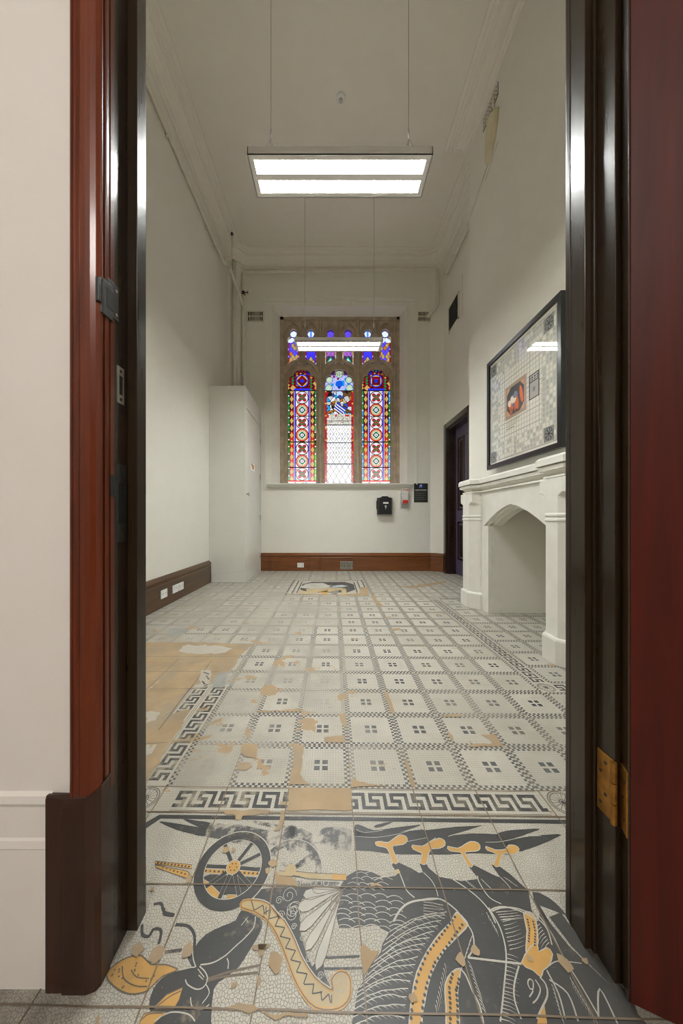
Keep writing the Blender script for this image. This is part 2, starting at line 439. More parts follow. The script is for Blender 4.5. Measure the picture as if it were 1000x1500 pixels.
# panel frame lines
def line(p, q, w, mi, layer): stroke([p, q], w, mi, layer)
fx0, fx1 = -.585, .775
yl, yr = 1.088-.014*fx0, 1.088-.014*fx1
poly([(fx0, yl+.004), (fx1, yr+.004), (fx1+.005, yr-.010), (fx0-.005, yl-.010)], BLK, 2)
poly([(fx1, yr+.004), (fx1-.012, yr-.010), (.86, .985), (.87, 1.0)], BLK, 2)
poly([(fx0, yl+.004), (fx0+.012, yl-.010), (-.62, 1.03), (-.66, 1.03)], BLK, 2)
line((-.70, 1.110), (.80, 1.089), .0022, THIN, 2); line((-.70, 1.104), (.80, 1.083+.001), .0018, WHT, 3)
line((.79, 1.095), (.93, .97), .003, THIN, 2); line((-.62, 1.11), (-.72, 1.02), .003, THIN, 2)

# wings (dark feathers)
def fill(seq, mi=BLK, layer=2, smooth=2, outline=None, ow=.003):
    p = zz(seq)
    if smooth: p = cr(p, smooth, True)
    poly(p, mi, layer)
    if outline is not None: stroke(p, ow, outline, layer+1, True)
    return p
fill([('A',(135,100),(200,103),(330,125),(425,145),(415,188),(330,172),(240,148))])
fill([('A',(280,82),(370,93),(460,108),(440,150),(370,128))])
fill([('A',(450,105),(640,118),(720,135),(780,148),(860,160),(900,120)),('B',(60,135),(40,290)),('A',(830,240),(750,245),(600,230),(500,205),(420,190),(425,150))], BLKW, smooth=1)
fill([('A',(655,86),(760,98),(865,118),(870,138),(760,122))], BLKW)
fill([('B',(0,135),(60,140),(200,200),(240,150),(330,140),(430,160),(430,300),(370,300),(250,285),(60,310),(0,300))], BLKW, smooth=1)
fill([('B',(455,130),(500,135),(580,165),(700,150),(885,128),(850,148),(720,185),(590,210),(450,210))])
fill([('B',(450,160),(590,205),(720,180),(900,160)),('C',(20,150),(200,130),(362,122),(240,160),(150,185),(300,170),(450,175),(560,200),(580,262),(540,300),(300,292),(150,300),(0,300)),('B',(700,325),(570,305),(450,300))], smooth=1)
fill([('B',(590,130),(710,106),(640,140),(590,148))])
fill([('C',(440,180),(500,155),(620,145),(712,143),(650,168),(540,205),(470,205))])
fill([('C',(480,225),(560,205),(650,188),(760,178),(842,180),(700,245),(620,272),(580,280))])
for s in ([('B',(450,205),(600,212),(760,185),(860,150))],[('C',(150,190),(240,165),(300,160))],[('C',(380,225),(480,220),(620,190),(720,185))],[('B',(600,240),(760,245),(930,215))],[('B',(460,160),(520,180),(640,165))]):
    stroke(cr(zz(s)), .002, WHT, 3)

# big dark body of the beasts
body = zz([('B',(345,556),(400,470),(470,430),(560,440),(640,480),(720,470)),('B',(740,455),(700,400),(705,382),(740,378),(830,420),(880,450)),
  ('B',(905,445),(885,388),(930,388)),('C',(30,380),(95,435),(230,462),(325,450),(330,440),(275,372),(310,365),(440,430),(470,440),(415,362),(465,372),(530,420),(640,520),(660,640),(705,700)),
  ('F',(560,10),(600,60),(690,170),(860,330),(1040,520),(1080,560)),('F',(1080,640),(-40,640)),('E',(555,900),(565,700),(600,500),(650,420),(670,370),(740,270),(750,220),(790,150),(700,105),(590,122),(485,122)),('B',(330,740))])
poly(body, BLK, 2)
fill([('C',(665,528),(760,560),(850,640),(890,720),(760,715),(700,640))])
poly(zz([('F',(560,-10),(690,40),(690,80),(760,190),(900,330),(1010,430),(1080,520),(900,330),(690,170),(600,60))]), CRK, 3)
fill([('F',(600,40),(650,20),(690,75),(800,190),(960,400),(1000,500),(860,330),(700,170))], BLK, 4, 1)
# legs and claws in ochre
claws = [[('B',(590,245),(630,240),(670,250),(720,215),(750,197),(790,205),(802,235),(770,262),(705,270),(712,310),(740,380),(705,382),(680,310),(655,280),(600,270))],
 [('B',(835,265),(900,272),(940,250),(990,218)),('C',(60,215),(95,200),(128,215),(130,245),(95,263),(50,266),(30,300),(18,358),(-20,352),(-8,300),(-25,285)),('B',(840,292))],
 [('C',(148,250),(210,262),(250,240),(290,220),(335,230),(345,262),(320,280),(255,285),(270,320),(300,368),(275,372),(235,300),(220,285),(160,278))],
 [('C',(382,250),(440,272),(500,268),(520,243),(560,245),(583,265),(570,290),(540,302),(520,295),(480,298),(462,372),(425,362),(450,300),(390,275))]]
for c in claws: fill(c, OCH, 4, 2, WHT, .0035)
# ochre bands of the harness
b1 = fill([('F',(200,20),(245,60),(240,90),(150,180),(90,290),(65,400),(52,480),(50,620),(-6,620),(0,470),(10,380),(30,280),(80,180),(130,110),(180,60))], OCH, 4, 2, WHT, .004)
fill([('F',(215,262),(215,300),(205,370),(212,470),(215,620),(165,620),(155,420),(152,330),(180,280))], OCH, 4, 2, WHT, .0035)
fill([('F',(490,25),(520,20),(542,45),(552,150),(530,185),(500,190),(505,100))], OCH, 4, 2, WHT, .0035)
fill([('F',(480,240),(520,170),(550,155),(555,190),(590,172),(615,200),(600,250),(575,270),(565,300),(530,270))], OCH, 6, 2, WHT, .0025)
fill([('F',(560,440),(580,420),(592,500),(548,500))], OCH, 4, 1)
def dots(seq, n, w, mi=BLK, layer=7, r=.0032):
    p = zz(seq); L = [0]
    for i in range(len(p)-1): L.append(L[-1]+math.dist(p[i], p[i+1]))
    for k in range(n):
        d = L[-1]*(k+.5)/n
        for i in range(len(p)-1):
            if L[i] <= d <= L[i+1]:
                t = (d-L[i])/(L[i+1]-L[i]+1e-9); dx, dy = p[i+1][0]-p[i][0], p[i+1][1]-p[i][1]; l = math.hypot(dx, dy)
                for s_ in ((-1, 1) if w else (0,)):
                    x = p[i][0]+dx*t-dy/l*w*s_; y = p[i][1]+dy*t+dx/l*w*s_
                    poly([(x+r*math.cos(a*1.0472), y+r*math.sin(a*1.0472)) for a in range(6)], mi, layer)
                break
dots([('F',(215,50),(150,140),(90,220),(55,310),(35,400),(25,520),(22,620))], 24, .010)
dots([('F',(200,290),(185,350),(190,420),(192,600))], 14, .007)
dots([('F',(518,50),(528,100),(525,160))], 9, .006, r=.0022)
# white incised lines
WL = [([(340,0),(390,90),(415,200),(405,350),(390,490)], .004), ([(250,215),(480,242)], .005), ([(480,480),(452,400),(450,330),(470,250)], .004),
 ([(560,300),(585,330),(592,380),(565,440),(548,480)], .004), ([(590,270),(640,370),(670,480)], .004), ([(545,20),(610,110),(660,210),(740,340),(815,470)], .004),
 ([(600,310),(680,370),(725,490)], .004), ([(812,470),(818,350),(895,500)], .004), ([(515,345),(508,325),(515,308),(530,318),(530,350),(515,348)], .003),
 ([(515,385),(530,360),(525,350)], .003), ([(540,310),(562,350),(550,390),(530,412)], .003), ([(355,15),(400,0),(470,5),(540,40),(590,90),(612,160)], .004),
 ([(240,60),(270,110),(275,170),(250,215)], .004), ([(215,262),(240,290),(270,360),(300,420),(318,500)], .004), ([(600,250),(640,230),(740,240)], .0025)]
for p, w in WL: stroke(cr(z('F', *p)), w, WHT, 5)
for p, w, k in [([(0,575),(60,568),(120,580),(200,640),(260,720)], .0045, 'C'), ([(180,452),(260,505),(340,570),(400,640),(440,720)], .004, 'C'), ([(330,430),(340,470),(400,560),(475,602)], .0035, 'C'),
  ([(470,440),(510,480),(540,520)], .003, 'C'), ([(410,640),(440,625),(500,620),(600,650),(700,705)], .004, 'C'), ([(0,410),(50,460),(80,520),(88,555)], .003, 'C'),
  ([(740,425),(770,500),(800,570),(850,615)], .004, 'B'), ([(710,773),(760,690),(840,640),(1000,622)], .006, 'B'), ([(580,500),(640,475),(700,470)], .003, 'B')]:
    stroke(cr(z(k, *p)), w, WHT, 5)
# feather hatching of the wing
def px_poly(k, pts): return [(ZM[k][0]+p[0]*ZM[k][2], ZM[k][1]+p[1]*ZM[k][2]) for p in pts]
Lp = px_poly('E', [(800,130),(760,215),(745,290),(680,350),(650,430),(600,500),(585,560),(572,640),(560,760)])
Rp = px_poly('F', [(160,20),(130,60),(100,110),(60,160),(30,220),(10,290),(-10,360),(-20,430),(-25,560)])
def lerp_path(P, t):
    f = t*(len(P)-1); i = min(int(f), len(P)-2); f -= i
    return (P[i][0]*(1-f)+P[i+1][0]*f, P[i][1]*(1-f)+P[i+1][1]*f)
for k in range(17):
    t = k/16; a = lerp_path(Lp, min(1, t+.03)); b = lerp_path(Rp, max(0, t-.02))
    pts = []
    for j in range(9):
        u = j/8; x = a[0]*(1-u)+b[0]*u; y = a[1]*(1-u)+b[1]*u-10*math.sin(u*math.pi)*(1 if k % 2 else .7)+R.uniform(-1, 1)
        pts.append((x, y))
    stroke([fp(*p) for p in cr(pts, 2)], .0022, WHT, 3)
    for j in range(1, 9):
        x, y = lerp_path(pts, (j+R.uniform(-.2, .2))/9)
        stroke([fp(x, y), fp(x+5, y+2.2), fp(x+9, y+5.5)], .002, WHT, 3, taper=True)
for row in range(6):      # smaller wing at left
    y0 = 1312+row*9
    for j in range(5):
        x = 497+j*19+R.uniform(-3, 3)+row; y = y0+R.uniform(-2, 2)
        if x > 590-row*2: continue
        stroke([fp(*p) for p in cr([(x-8, y+2), (x, y-1), (x+9, y), (x+16, y+5)], 2)], .0022, WHT, 3)
for row in range(4):
    for j in range(4):
        x = 527+j*14-row*6; y = 1278+row*8+R.uniform(-1, 1)
        stroke([fp(*p) for p in cr([(x-6, y+1), (x+2, y-1.5), (x+12, y+3)], 2)], .002, WHT, 3)
def hatch(k, p, q, n, dx, dy, w=.0022):
    a = z(k, p)[0]; b = z(k, q)[0]
    for i in range(n):
        t = i/max(1, n-1); x = ZM[k][0]+(p[0]*(1-t)+q[0]*t)*ZM[k][2]; y = ZM[k][1]+(p[1]*(1-t)+q[1]*t)*ZM[k][2]
        s = ZM[k][2]; j = R.uniform(.8, 1.2)
        stroke([fp(x, y), fp(x+dx*s*.5*j, y+dy*s*.35*j), fp(x+dx*s*j, y+dy*s*j)], w, WHT, 5, taper=True)
hatch('F', (400,60), (430,180), 8, 70, -20); hatch('F', (420,200), (410,360), 10, 55, 20); hatch('F', (405,370), (395,480), 8, 60, 25)
hatch('F', (270,120), (225,260), 9, -20, 60); hatch('F', (150,240), (110,420), 10, 10, 50); hatch('F', (250,230), (310,430), 12, 25, 45)
hatch('F', (560,70), (600,150), 7, -30, 40); hatch('F', (610,330), (650,470), 9, 22, 55); hatch('F', (690,300), (780,450), 9, 15, 50)
hatch('F', (330,20), (370,90), 6, 12, 34); hatch('C', (350,450), (400,500), 8, 25, 22, .0018); hatch('C', (490,440), (560,490), 8, 28, 12, .0018)
hatch('C', (240,450), (300,500), 7, 30, 10, .0018); hatch('C', (0,590), (0,680), 6, 110, 18); hatch('C', (120,610), (130,690), 4, -60, -12)
hatch('C', (450,650), (470,700), 4, 130, -10); hatch('F', (370,20), (400,50), 4, 90, -10)

# wheel
hx, hy = -.2847, .934
def ring(cx, cy, r0, r1, a0, a1, mi, layer, n=48):
    for i in range(n):
        t0 = math.radians(a0+(a1-a0)*i/n); t1 = math.radians(a0+(a1-a0)*(i+1)/n)
        poly([(cx+r0*math.cos(t0), cy+r0*math.sin(t0)), (cx+r1*math.cos(t0), cy+r1*math.sin(t0)), (cx+r1*math.cos(t1), cy+r1*math.sin(t1)), (cx+r0*math.cos(t1), cy+r0*math.sin(t1))], mi, layer)
# chariot body under the wheel
fill([('A',(400,355),(540,365),(620,380),(770,375),(760,405),(405,385))], BLK, 2, 1)
fill([('A',(400,440),(450,420),(740,440),(700,520),(840,500),(835,600),(800,640),(700,580),(660,545),(560,545),(520,545),(440,470))], BLK, 2, 1)
fill([('A',(112,340),(335,362),(335,388),(112,358))], OCH, 3, 0, THIN, .002)
fill([('A',(118,380),(112,364),(310,402),(338,436),(330,455))], OCH, 3, 0, THIN, .002)
fill([('A',(405,385),(762,405),(752,433),(405,412))], OCH, 3, 0, WHT, .0025)
fill([('A',(400,445),(440,470),(515,545),(500,592),(430,525),(390,500))], OCH, 3, 0, WHT, .0025)
fill([('A',(555,545),(665,550),(640,575),(600,590),(545,592))], OCH, 3, 0, WHT, .0025)
dots([('A',(120,350),(330,376))], 10, 0, r=.003); dots([('A',(410,400),(750,418))], 13, 0, r=.003); dots([('A',(150,378),(330,430))], 8, 0, r=.0025)
ring(hx, hy, .080, .105, 0, 360, BLK, 5); ring(hx, hy, .105, .108, -60, 190, WHT, 5); ring(hx, hy, .0785, .0805, 0, 360, WHT, 6)
for a in (62, 28, -5, -38, -62, -100, -140, 125, 178):
    t = math.radians(a); p = (hx+.012*math.cos(t), hy+.012*math.sin(t)); q = (hx+.081*math.cos(t), hy+.081*math.sin(t))
    stroke([p, q], .0145, WHT, 4); stroke([p, q], .010, BLK, 5)
ring(hx, hy, 0, .018, 0, 360, OCH, 7, 20); ring(hx, hy, .018, .0205, 0, 360, WHT, 7, 24)
for i in range(6): t = i*1.047; poly([(hx+.010*math.cos(t)+.0024*math.cos(a), hy+.010*math.sin(t)+.0024*math.sin(a)) for a in (0,1.57,3.14,4.71)], BLK, 8)
kx, ky = -.119, .9266
ring(kx, ky, .070, .088, -10, 150, BLKW, 3); ring(kx, ky, .088, .0905, -10, 150, WHT, 4)
for a in (142, 95, 38, 28): t = math.radians(a); stroke([(kx+.014*math.cos(t), ky+.014*math.sin(t)), (kx+.072*math.cos(t), ky+.072*math.sin(t))], .009, BLKW, 3)
ring(kx, ky, 0, .016, 0, 360, OCHL, 5, 16)
fill([('A',(870,400),(1000,405)),('B',(150,450),(395,460),(395,500),(150,490),(0,460)),('A',(1000,435),(870,430))], OCHL, 3, 0, THIN, .002)
fill([('B',(300,458),(395,460),(395,498),(300,494))], OCH, 4, 0)
fill([('B',(40,500),(350,512),(340,540),(60,540))], BLKW, 3, 0)
for x in (75, 175, 215, 260): c = z('B', (x, 518))[0]; ring(c[0], c[1], .006, .008, 0, 360, WHT, 4, 10)
# dark scrollwork area and plume
fill([('A',(835,500)),('B',(0,545),(160,548),(300,560),(250,640)),('E',(250,0),(250,150),(280,270),(320,360),(385,280),(395,400),(440,500),(340,430),(260,310),(210,190),(150,80),(80,10),(40,-50)),('A',(860,650),(825,590))], BLK, 2, 1)
def spiral(k, p, r, turns=1.7, layer=4):
    c = z(k, p)[0]; n = 26
    stroke([(c[0]+r*(1-.85*i/n)*math.cos(i/n*turns*6.283), c[1]+r*(1-.85*i/n)*math.sin(i/n*turns*6.283)) for i in range(n)], .0018, WHT, layer)
for k, p, r in (('A',(930,550),.020),('A',(965,630),.018),('A',(870,580),.010),('B',(110,640),.006),('B',(40,700),.020),('B',(100,735),.006),('E',(200,40),.019),('E',(260,70),.008),('E',(210,115),.007),('E',(262,185),.007),('E',(300,310),.008),('E',(372,415),.007),('A',(880,670),.010)):
    spiral(k, p, r)
def petal(k0, p0, k1, p1, w, mi=WHT, layer=5):
    a = z(k0, p0)[0]; b = z(k1, p1)[0]; dx, dy = b[0]-a[0], b[1]-a[1]; l = math.hypot(dx, dy); nx, ny = -dy/l, dx/l
    prof = [(0,.05),(.3,.25),(.6,.7),(.8,1),(.93,.8),(1,.0)]
    pts = [(a[0]+dx*t+nx*w*q, a[1]+dy*t+ny*w*q) for t, q in prof]+[(a[0]+dx*t-nx*w*q, a[1]+dy*t-ny*w*q) for t, q in prof[::-1]]
    poly(pts, mi, layer); stroke(pts, .0016, THIN, layer+1, True)
for k1, p1, w in (('B',(170,560),.010),('B',(108,600),.013),('B',(72,690),.014),('E',(242,140),.012),('E',(278,265),.011),('E',(345,385),.011)):
    petal('B', (375,560), k1, p1, w)
for p in ((300,640),(290,700),(330,650)): petal('B', (372,560), 'B', p, .006)
# ochre curved band with scroll end
up = zz([('A',(650,585),(720,580),(800,600),(880,690)),('E',(80,10),(150,80),(210,190),(260,310),(340,430),(430,500),(450,490),(440,440),(480,395),(530,400),(555,450),(550,540),(510,600),(440,625),(340,610),(270,540),(210,430),(165,310),(130,220),(80,120),(20,50)),('A',(780,690),(720,650),(640,625))])
p = cr(up, 2, True); poly(p, OCHL, 6); stroke(p, .007, OCH, 7, True); stroke(p, .002, THIN, 8, True)
cen = px_poly('A', [(690,605),(790,645)])+px_poly('E', [(40,20),(105,80),(150,170),(195,270),(240,370),(300,470),(370,540),(440,560)])
for i in range(26):
    t = i/25; a = lerp_path(cen, t); b = lerp_path(cen, min(1, t+.04)); s = 6 if i % 2 else -6
    dx, dy = b[0]-a[0]+.01, b[1]-a[1]; l = math.hypot(dx, dy) or 1
    q0 = (a[0]-dy/l*s, a[1]+dx/l*s); a2 = lerp_path(cen, min(1, t+.04)); q1 = (a2[0]+dy/l*s, a2[1]-dx/l*s)
    stroke([fp(*q0), fp(*q1)], .0022, BLK, 8)
spiral('E', (490,470), .020, 1.5, 9)
stroke(cr(zz([('A',(710,570),(800,592),(890,690)),('E',(155,75),(215,185),(265,305),(345,425),(435,495))])), .003, WHT, 9)
# dark bud, knot and left ochre leaf
fill([('D',(820,15),(900,45),(940,80),(920,150),(860,250),(800,340),(720,400),(665,460),(650,640),(640,760),(300,760),(330,654),(300,560),(320,470),(370,400),(450,360),(545,335),(515,290),(560,220),(620,150),(720,100),(790,70))], BLK, 2, 2)
fill([('D',(60,380),(110,320),(180,280),(260,270),(310,320),(390,320),(450,340),(455,355),(380,385),(330,430),(300,460),(260,480),(180,485),(100,440))], OCH, 3, 2, THIN, .0025)
fill([('D',(330,560),(400,490),(490,450),(470,520),(440,570),(335,572))], OCH, 4, 1, THIN, .002)
fill([('D',(225,700),(270,600),(320,585),(400,590),(330,654),(300,700))], OCH, 4, 1, THIN, .002)
for s in ([(200,350),(230,390),(300,400)],[(150,330),(160,400),(220,440),(290,445)],[(340,560),(420,500),(480,470)],[(250,640),(300,600),(380,595)]): stroke(cr(z('D', *s)), .002, THIN, 5)
for i in range(26):
    x, y = R.uniform(90, 380), R.uniform(310, 460)
    if (x-60)*.25+300 < y or x < 250: c = z('D', (x, y))[0]; poly([(c[0]+.0022*math.cos(a), c[1]+.0022*math.sin(a)) for a in (0,1.57,3.14,4.71)], THIN, 6)
for s, w in (([(900,50),(890,110),(840,170),(790,215),(730,270),(660,310),(590,322)], .0035), ([(545,230),(550,290),(565,335)], .003), ([(515,290),(535,330)], .003), ([(740,285),(748,310),(745,345)], .003),
  ([(505,405),(520,435),(570,460),(610,445),(630,400),(615,360),(585,330)], .003), ([(860,50),(820,100)], .002), ([(845,60),(860,85)], .002), ([(535,505),(545,560),(600,572),(640,545)], .0025),
  ([(575,345),(600,375)], .002), ([(585,360),(612,392)], .002), ([(580,380),(606,405)], .002), ([(500,440),(470,350)], .0), ([(480,350),(530,338),(560,335)], .003), ([(330,640),(420,590),(520,600),(560,640)], .003), ([(620,430),(640,480),(600,540)], .0025)):
    if w: stroke(cr(z('D', *s)), w, WHT, 4)
for s, w in (([(385,0),(385,32),(400,40),(442,45)], .006), ([(262,95),(263,150),(300,160),(325,122),(362,122),(368,150),(355,205)], .006), ([(450,95),(520,103),(555,150),(556,220),(545,270)], .006), ([(390,250),(485,238)], .006)):
    stroke(cr(z('D', *s)), w, BLK, 3)
stroke(cr(zz([('A',(105,603),(150,600),(168,650),(230,668))])), .006, BLK, 3)
for s, k in (([(620,405),(740,365),(930,322)], 'D'), ([(630,412),(740,385),(915,365)], 'D'), ([(395,305),(610,296)], 'E'), ([(395,372),(640,368)], 'E')):
    stroke(cr(z(k, *s)), .004, BLK if k == 'E' else THIN, 3)
# tile joints of the figured panel
for k in range(-6, 7):
    x = .0673+.229*k
    pts = [(x+R.uniform(-.002, .002), .30+(.8*i/14)) for i in range(15)]
    stroke(pts, .0032, JNT, 10)
for yv in (.8845, .660, .43): stroke([(-1.5+.1*i, yv-.0155*(-1.5+.1*i)+R.uniform(-.001, .001)) for i in range(31)], .0032, JNT, 10)
for k in range(-3, 4):
    x = .0673+.229*k; line(sh(x, Y0), sh(x, Y1), .004, JNT, 4)
line(sh(-.9, Y0), sh(1.0, Y0), .004, JNT, 4); line(sh(-.9, Y1), sh(1.0, Y1), .003, JNT, 4)

# mortar patches: ragged outlines
def ragged(pts, amp=.006, step=.018):
    out = []
    for i in range(len(pts)):
        a, b = pts[i], pts[(i+1) % len(pts)]; d = math.dist(a, b); n = max(1, int(d/step))
        for k in range(n):
            t = k/n; x = a[0]*(1-t)+b[0]*t; y = a[1]*(1-t)+b[1]*t
            out.append((x+amp*(mnoise.noise(Vector((x*31, y*31, 1)))*1.6), y+amp*(mnoise.noise(Vector((x*31, y*31, 9)))*1.6)))
    return out
def patch(seq, mi=MORT, layer=12, amp=.006): poly(ragged(zz(seq), amp), mi, layer)
big = [fp(150, 941), fp(300, 941), fp(345, 944), fp(372, 944), fp(352, 960), fp(345, 975), fp(322, 1000), fp(296, 1000), fp(309, 975), fp(300, 984), fp(290, 1000), fp(272, 1012), fp(262, 1030), fp(258, 1038), fp(240, 1050), fp(232, 1060), fp(262, 1042), fp(278, 1040), fp(268, 1060), fp(250, 1090), fp(225, 1128), fp(213, 1150), fp(150, 1170), fp(60, 1100)]
poly(ragged(big, .012, .03), MORT, 12)
for (a, b) in (((213, 962), (345, 962)), ((213, 984), (320, 984)), ((213, 1010), (285, 1009)), ((213, 1090), (245, 1088))): stroke([fp(*a), fp(*b)], .005, JNT, 13)
for (a, b) in (((310, 968), (262, 1030)), ((262, 965), (213, 1012)), ((262, 1030), (232, 1070))): stroke([fp(*a), fp(*b)], .006, JNT, 13)
poly(ragged([fp(213,1043), fp(236,1042), fp(228,1056), fp(213,1060)], .01, .02), STRIP, 13); poly(ragged([fp(213,1092), fp(228,1093), fp(220,1106), fp(213,1108)], .01, .02), STRIP, 13)
poly(ragged([fp(225,1003), fp(234,996), fp(236,999), fp(214,1012)], .006, .02), STRIP, 13)
poly(ragged([fp(270,945), fp(315,946), fp(340,950), fp(330,957), fp(280,958), fp(262,955)], .02, .03), STRIP, 13)
poly(ragged([fp(296,982), fp(309,982), fp(308,1000), fp(296,1008), fp(291,995)], .008, .02), STRIP, 13)
for q in ((298,985,306,988),(302,990,306,996),(296,998,300,1003),(298,1006,304,1003)): stroke([fp(q[0],q[1]), fp(q[2],q[3])], .01, KEY, 14)
poly(ragged([fp(247,921), fp(275,922), fp(270,929), fp(250,932), fp(244,928)], .015, .03), GMORT, 12)
poly(ragged([fp(318,986), fp(335,985), fp(328,1006), fp(310,1008)], .01, .02), GMORT, 12)
for s in ([('I',(700,985),(970,985),(985,1088),(690,1088))], [('A',(530,28),(820,32),(800,60),(650,62),(640,90),(610,90),(595,62),(545,58))], [('A',(872,35),(903,38),(885,110),(872,165),(838,160),(860,110))],
  [('A',(840,470),(850,390),(870,400),(880,430),(960,450),(970,490))], [('A',(345,420),(330,470),(305,470),(320,420))], [('H',(480,280),(555,282),(545,350),(500,345),(478,325))], [('H',(465,362),(520,365),(522,385),(495,402),(455,400))],
  [('H',(722,282),(768,285),(752,400),(760,440),(790,470),(692,470),(712,400))], [('H',(925,148),(955,140),(962,205),(945,208))], [('H',(855,252),(950,240),(957,275),(858,276))], [('H',(545,128),(660,128),(745,118),(748,132),(560,136))],
  [('J',(186,35),(203,50),(232,132),(212,132))], [('J',(272,330),(290,350),(322,452),(300,452))], [('J',(42,415),(75,432),(200,445),(42,452))], [('J',(600,226),(655,222),(700,276),(540,278),(560,266),(650,262),(640,245))],
  [('J',(425,140),(520,140),(515,148),(435,150))], [('J',(0,455),(40,455),(45,545),(0,550))], [('J',(455,205),(478,230),(485,252),(465,245))],
  [('D',(745,580),(800,550),(885,540),(930,580))], [('E',(60,270),(100,262),(128,300),(118,390),(90,402),(55,350))], [('E',(610,250),(640,235),(680,270),(735,270),(690,330),(650,420),(630,330))],
  [('D',(765,420),(790,415),(795,440),(775,452),(762,440))], [('D',(910,385),(940,390),(925,440),(905,445))], [('D',(885,215),(930,200),(975,215),(950,240),(900,240))], [('E',(0,220),(40,225),(20,290),(0,300))],
  [('B',(545,520),(600,520),(640,540),(550,545))], [('D',(0,600),(30,610),(20,640),(0,650))], [('E',(20,635),(300,640),(300,665),(40,660))],
  [('N',(160,460),(230,450),(240,465),(180,470))], [('K',(290,205),(640,210),(760,215),(900,215),(900,150),(835,150),(830,195),(700,205),(300,200))], [('N',(40,190),(60,250),(110,290),(70,295),(20,230))], [('N',(560,105),(300,145),(200,150),(330,160),(560,120))]):
    patch(s)
for k, c, r in (('D',(515,248),.013),('D',(240,240),.013),('D',(345,265),.016),('F',(222,225),.010),('F',(665,240),.014),('F',(755,230),.007),('F',(285,190),.009),('F',(520,225),.007),('F',(12,390),.008),('E',(630,310),.005),('A',(545,275),.010),('A',(585,280),.007),('A',(830,355),.012),('A',(800,405),.009),('B',(735,440),.006),('A',(98,515),.005)):
    c = z(k, c)[0]; poly(ragged([(c[0]+r*(1+R.uniform(-.25,.25))*math.cos(a), c[1]+r*(1+R.uniform(-.25,.25))*math.sin(a)) for a in [i*.628 for i in range(10)]], .003, .01), MORT if k != 'B' else OCHL, 14)

# distant octagonal medallion
rect(-.63, .48, 4.26, 5.30, STRIP, 1)
for i, (a, mi) in enumerate(((.0, KEY), (.05, WHT), (.075, KEY), (.12, WHT), (.135, KEY))):
    for x0, x1, y0, y1 in ((-.63+a, -.63+a+.02, 4.26+a, 5.30-a), (.48-a-.02, .48-a, 4.26+a, 5.30-a)): rect(x0, x1, y0, y1, mi, 3)
for k in range(26):
    x = -.61+k*.042; rect(x, x+.02, 4.27, 4.31, KEY, 3); rect(x, x+.02, 5.25, 5.29, KEY, 3)
oc = [(-.46,4.60),(-.33,4.42),(.20,4.42),(.32,4.60),(.32,4.98),(.20,5.16),(-.33,5.16),(-.46,4.98)]
poly(oc, BLK, 3)
for seq, mi in (([('K',(395,150),(450,125),(560,118),(600,135),(650,140),(640,150),(560,160),(480,165),(420,158))], WHT), ([('K',(620,140),(700,135),(750,140),(700,152),(610,155))], BLUEW), ([('K',(430,165),(560,160),(700,155),(740,165),(620,185),(540,185),(500,200),(440,180))], OCHL),
   ([('K',(540,185),(600,170),(600,200),(560,205))], OCH), ([('K',(700,165),(720,160),(740,200),(690,205))], OCHL), ([('K',(380,175),(440,178),(480,205),(400,200))], OCHL), ([('K',(640,180),(690,170),(670,205),(620,205))], BLKW)):
    poly(ragged(zz(seq), .02, .05), mi, 4)
floor = tag(fl.build('floor', FM), kind='structure')
# slab under the mosaic
MB().box(-2.35, 2.5, -4.5, 6.8, -.1, -.004).build('subfloor', M_GMORT, floor)

# ---------------------------------------------------------------- room shell
XL, XR, XB = -1.95, 2.10, 1.78; YB = 6.28; YC0, YC1 = 1.75, 4.25; ZC = 6.05; YN = .815
t_ = .12
w = MB(); w.prism([(XL,6.04),(-1.67,YB),(XL,YB)], 0, ZC); tag(w.build('wall_left_corner', M_WALL), kind='structure')
w = MB(); w.box(XL-t_, XL, YN, YB+.5, 0, ZC)
tag(w.build('wall_left', M_WALL), kind='structure')
# right wall with the door recess and the chimney breast (firebox cut out)
w = MB()
DY0, DY1, DZ = 4.98, 5.93, 2.63
w.box(XR, XR+.35, YN, YC0, 0, ZC); w.box(XR, XR+.35, YC1, DY0, 0, ZC); w.box(XR, XR+.35, DY1, YB+.5, 0, ZC); w.box(XR, XR+.35, DY0, DY1, DZ, ZC)
w.prism([(XR,6.145),(XR,YB),(1.88,YB)], 0, ZC)
FY0, FY1, FZ = 2.55, 3.45, 1.25
w.box(XB, XR+.35, YC0, FY0, 0, ZC); w.box(XB, XR+.35, FY1, YC1, 0, ZC); w.box(XB, XR+.35, FY0, FY1, FZ, ZC); w.box(2.26, XR+.35, FY0, FY1, 0, FZ)
tag(w.build('wall_right', M_WALL), kind='structure')
# soot-stained throat patch
# back wall with splayed window opening
WX0, WX1, WZ0, WZ1 = -1.17, 1.45, 1.66, 5.10
SX0, SX1, SZ1 = -1.028, 1.315, 5.03; YG = 6.60
w = MB()
w.box(XL-.1, WX0, YB, YB+.5, 0, ZC); w.box(WX1, XR+.3, YB, YB+.5, 0, ZC); w.box(WX0, WX1, YB, YB+.5, 0, WZ0); w.box(WX0, WX1, YB, YB+.5, WZ1, ZC)
def q(a, b): w.face([a[0], a[1], b[1], b[0]])
w.prism([(WX0,YB),(SX0,YG-.03),(SX0,YB+.5),(WX0,YB+.5)], WZ0, WZ1); w.prism([(WX1,YB),(SX1,YG-.03),(SX1,YB+.5),(WX1,YB+.5)], WZ0, WZ1)
w.prism([(YB,WZ1),(YG-.03,SZ1),(YB+.5,SZ1),(YB+.5,WZ1)], SX0-.13, SX1+.13, mp=lambda a, b, c: (c, a, b))
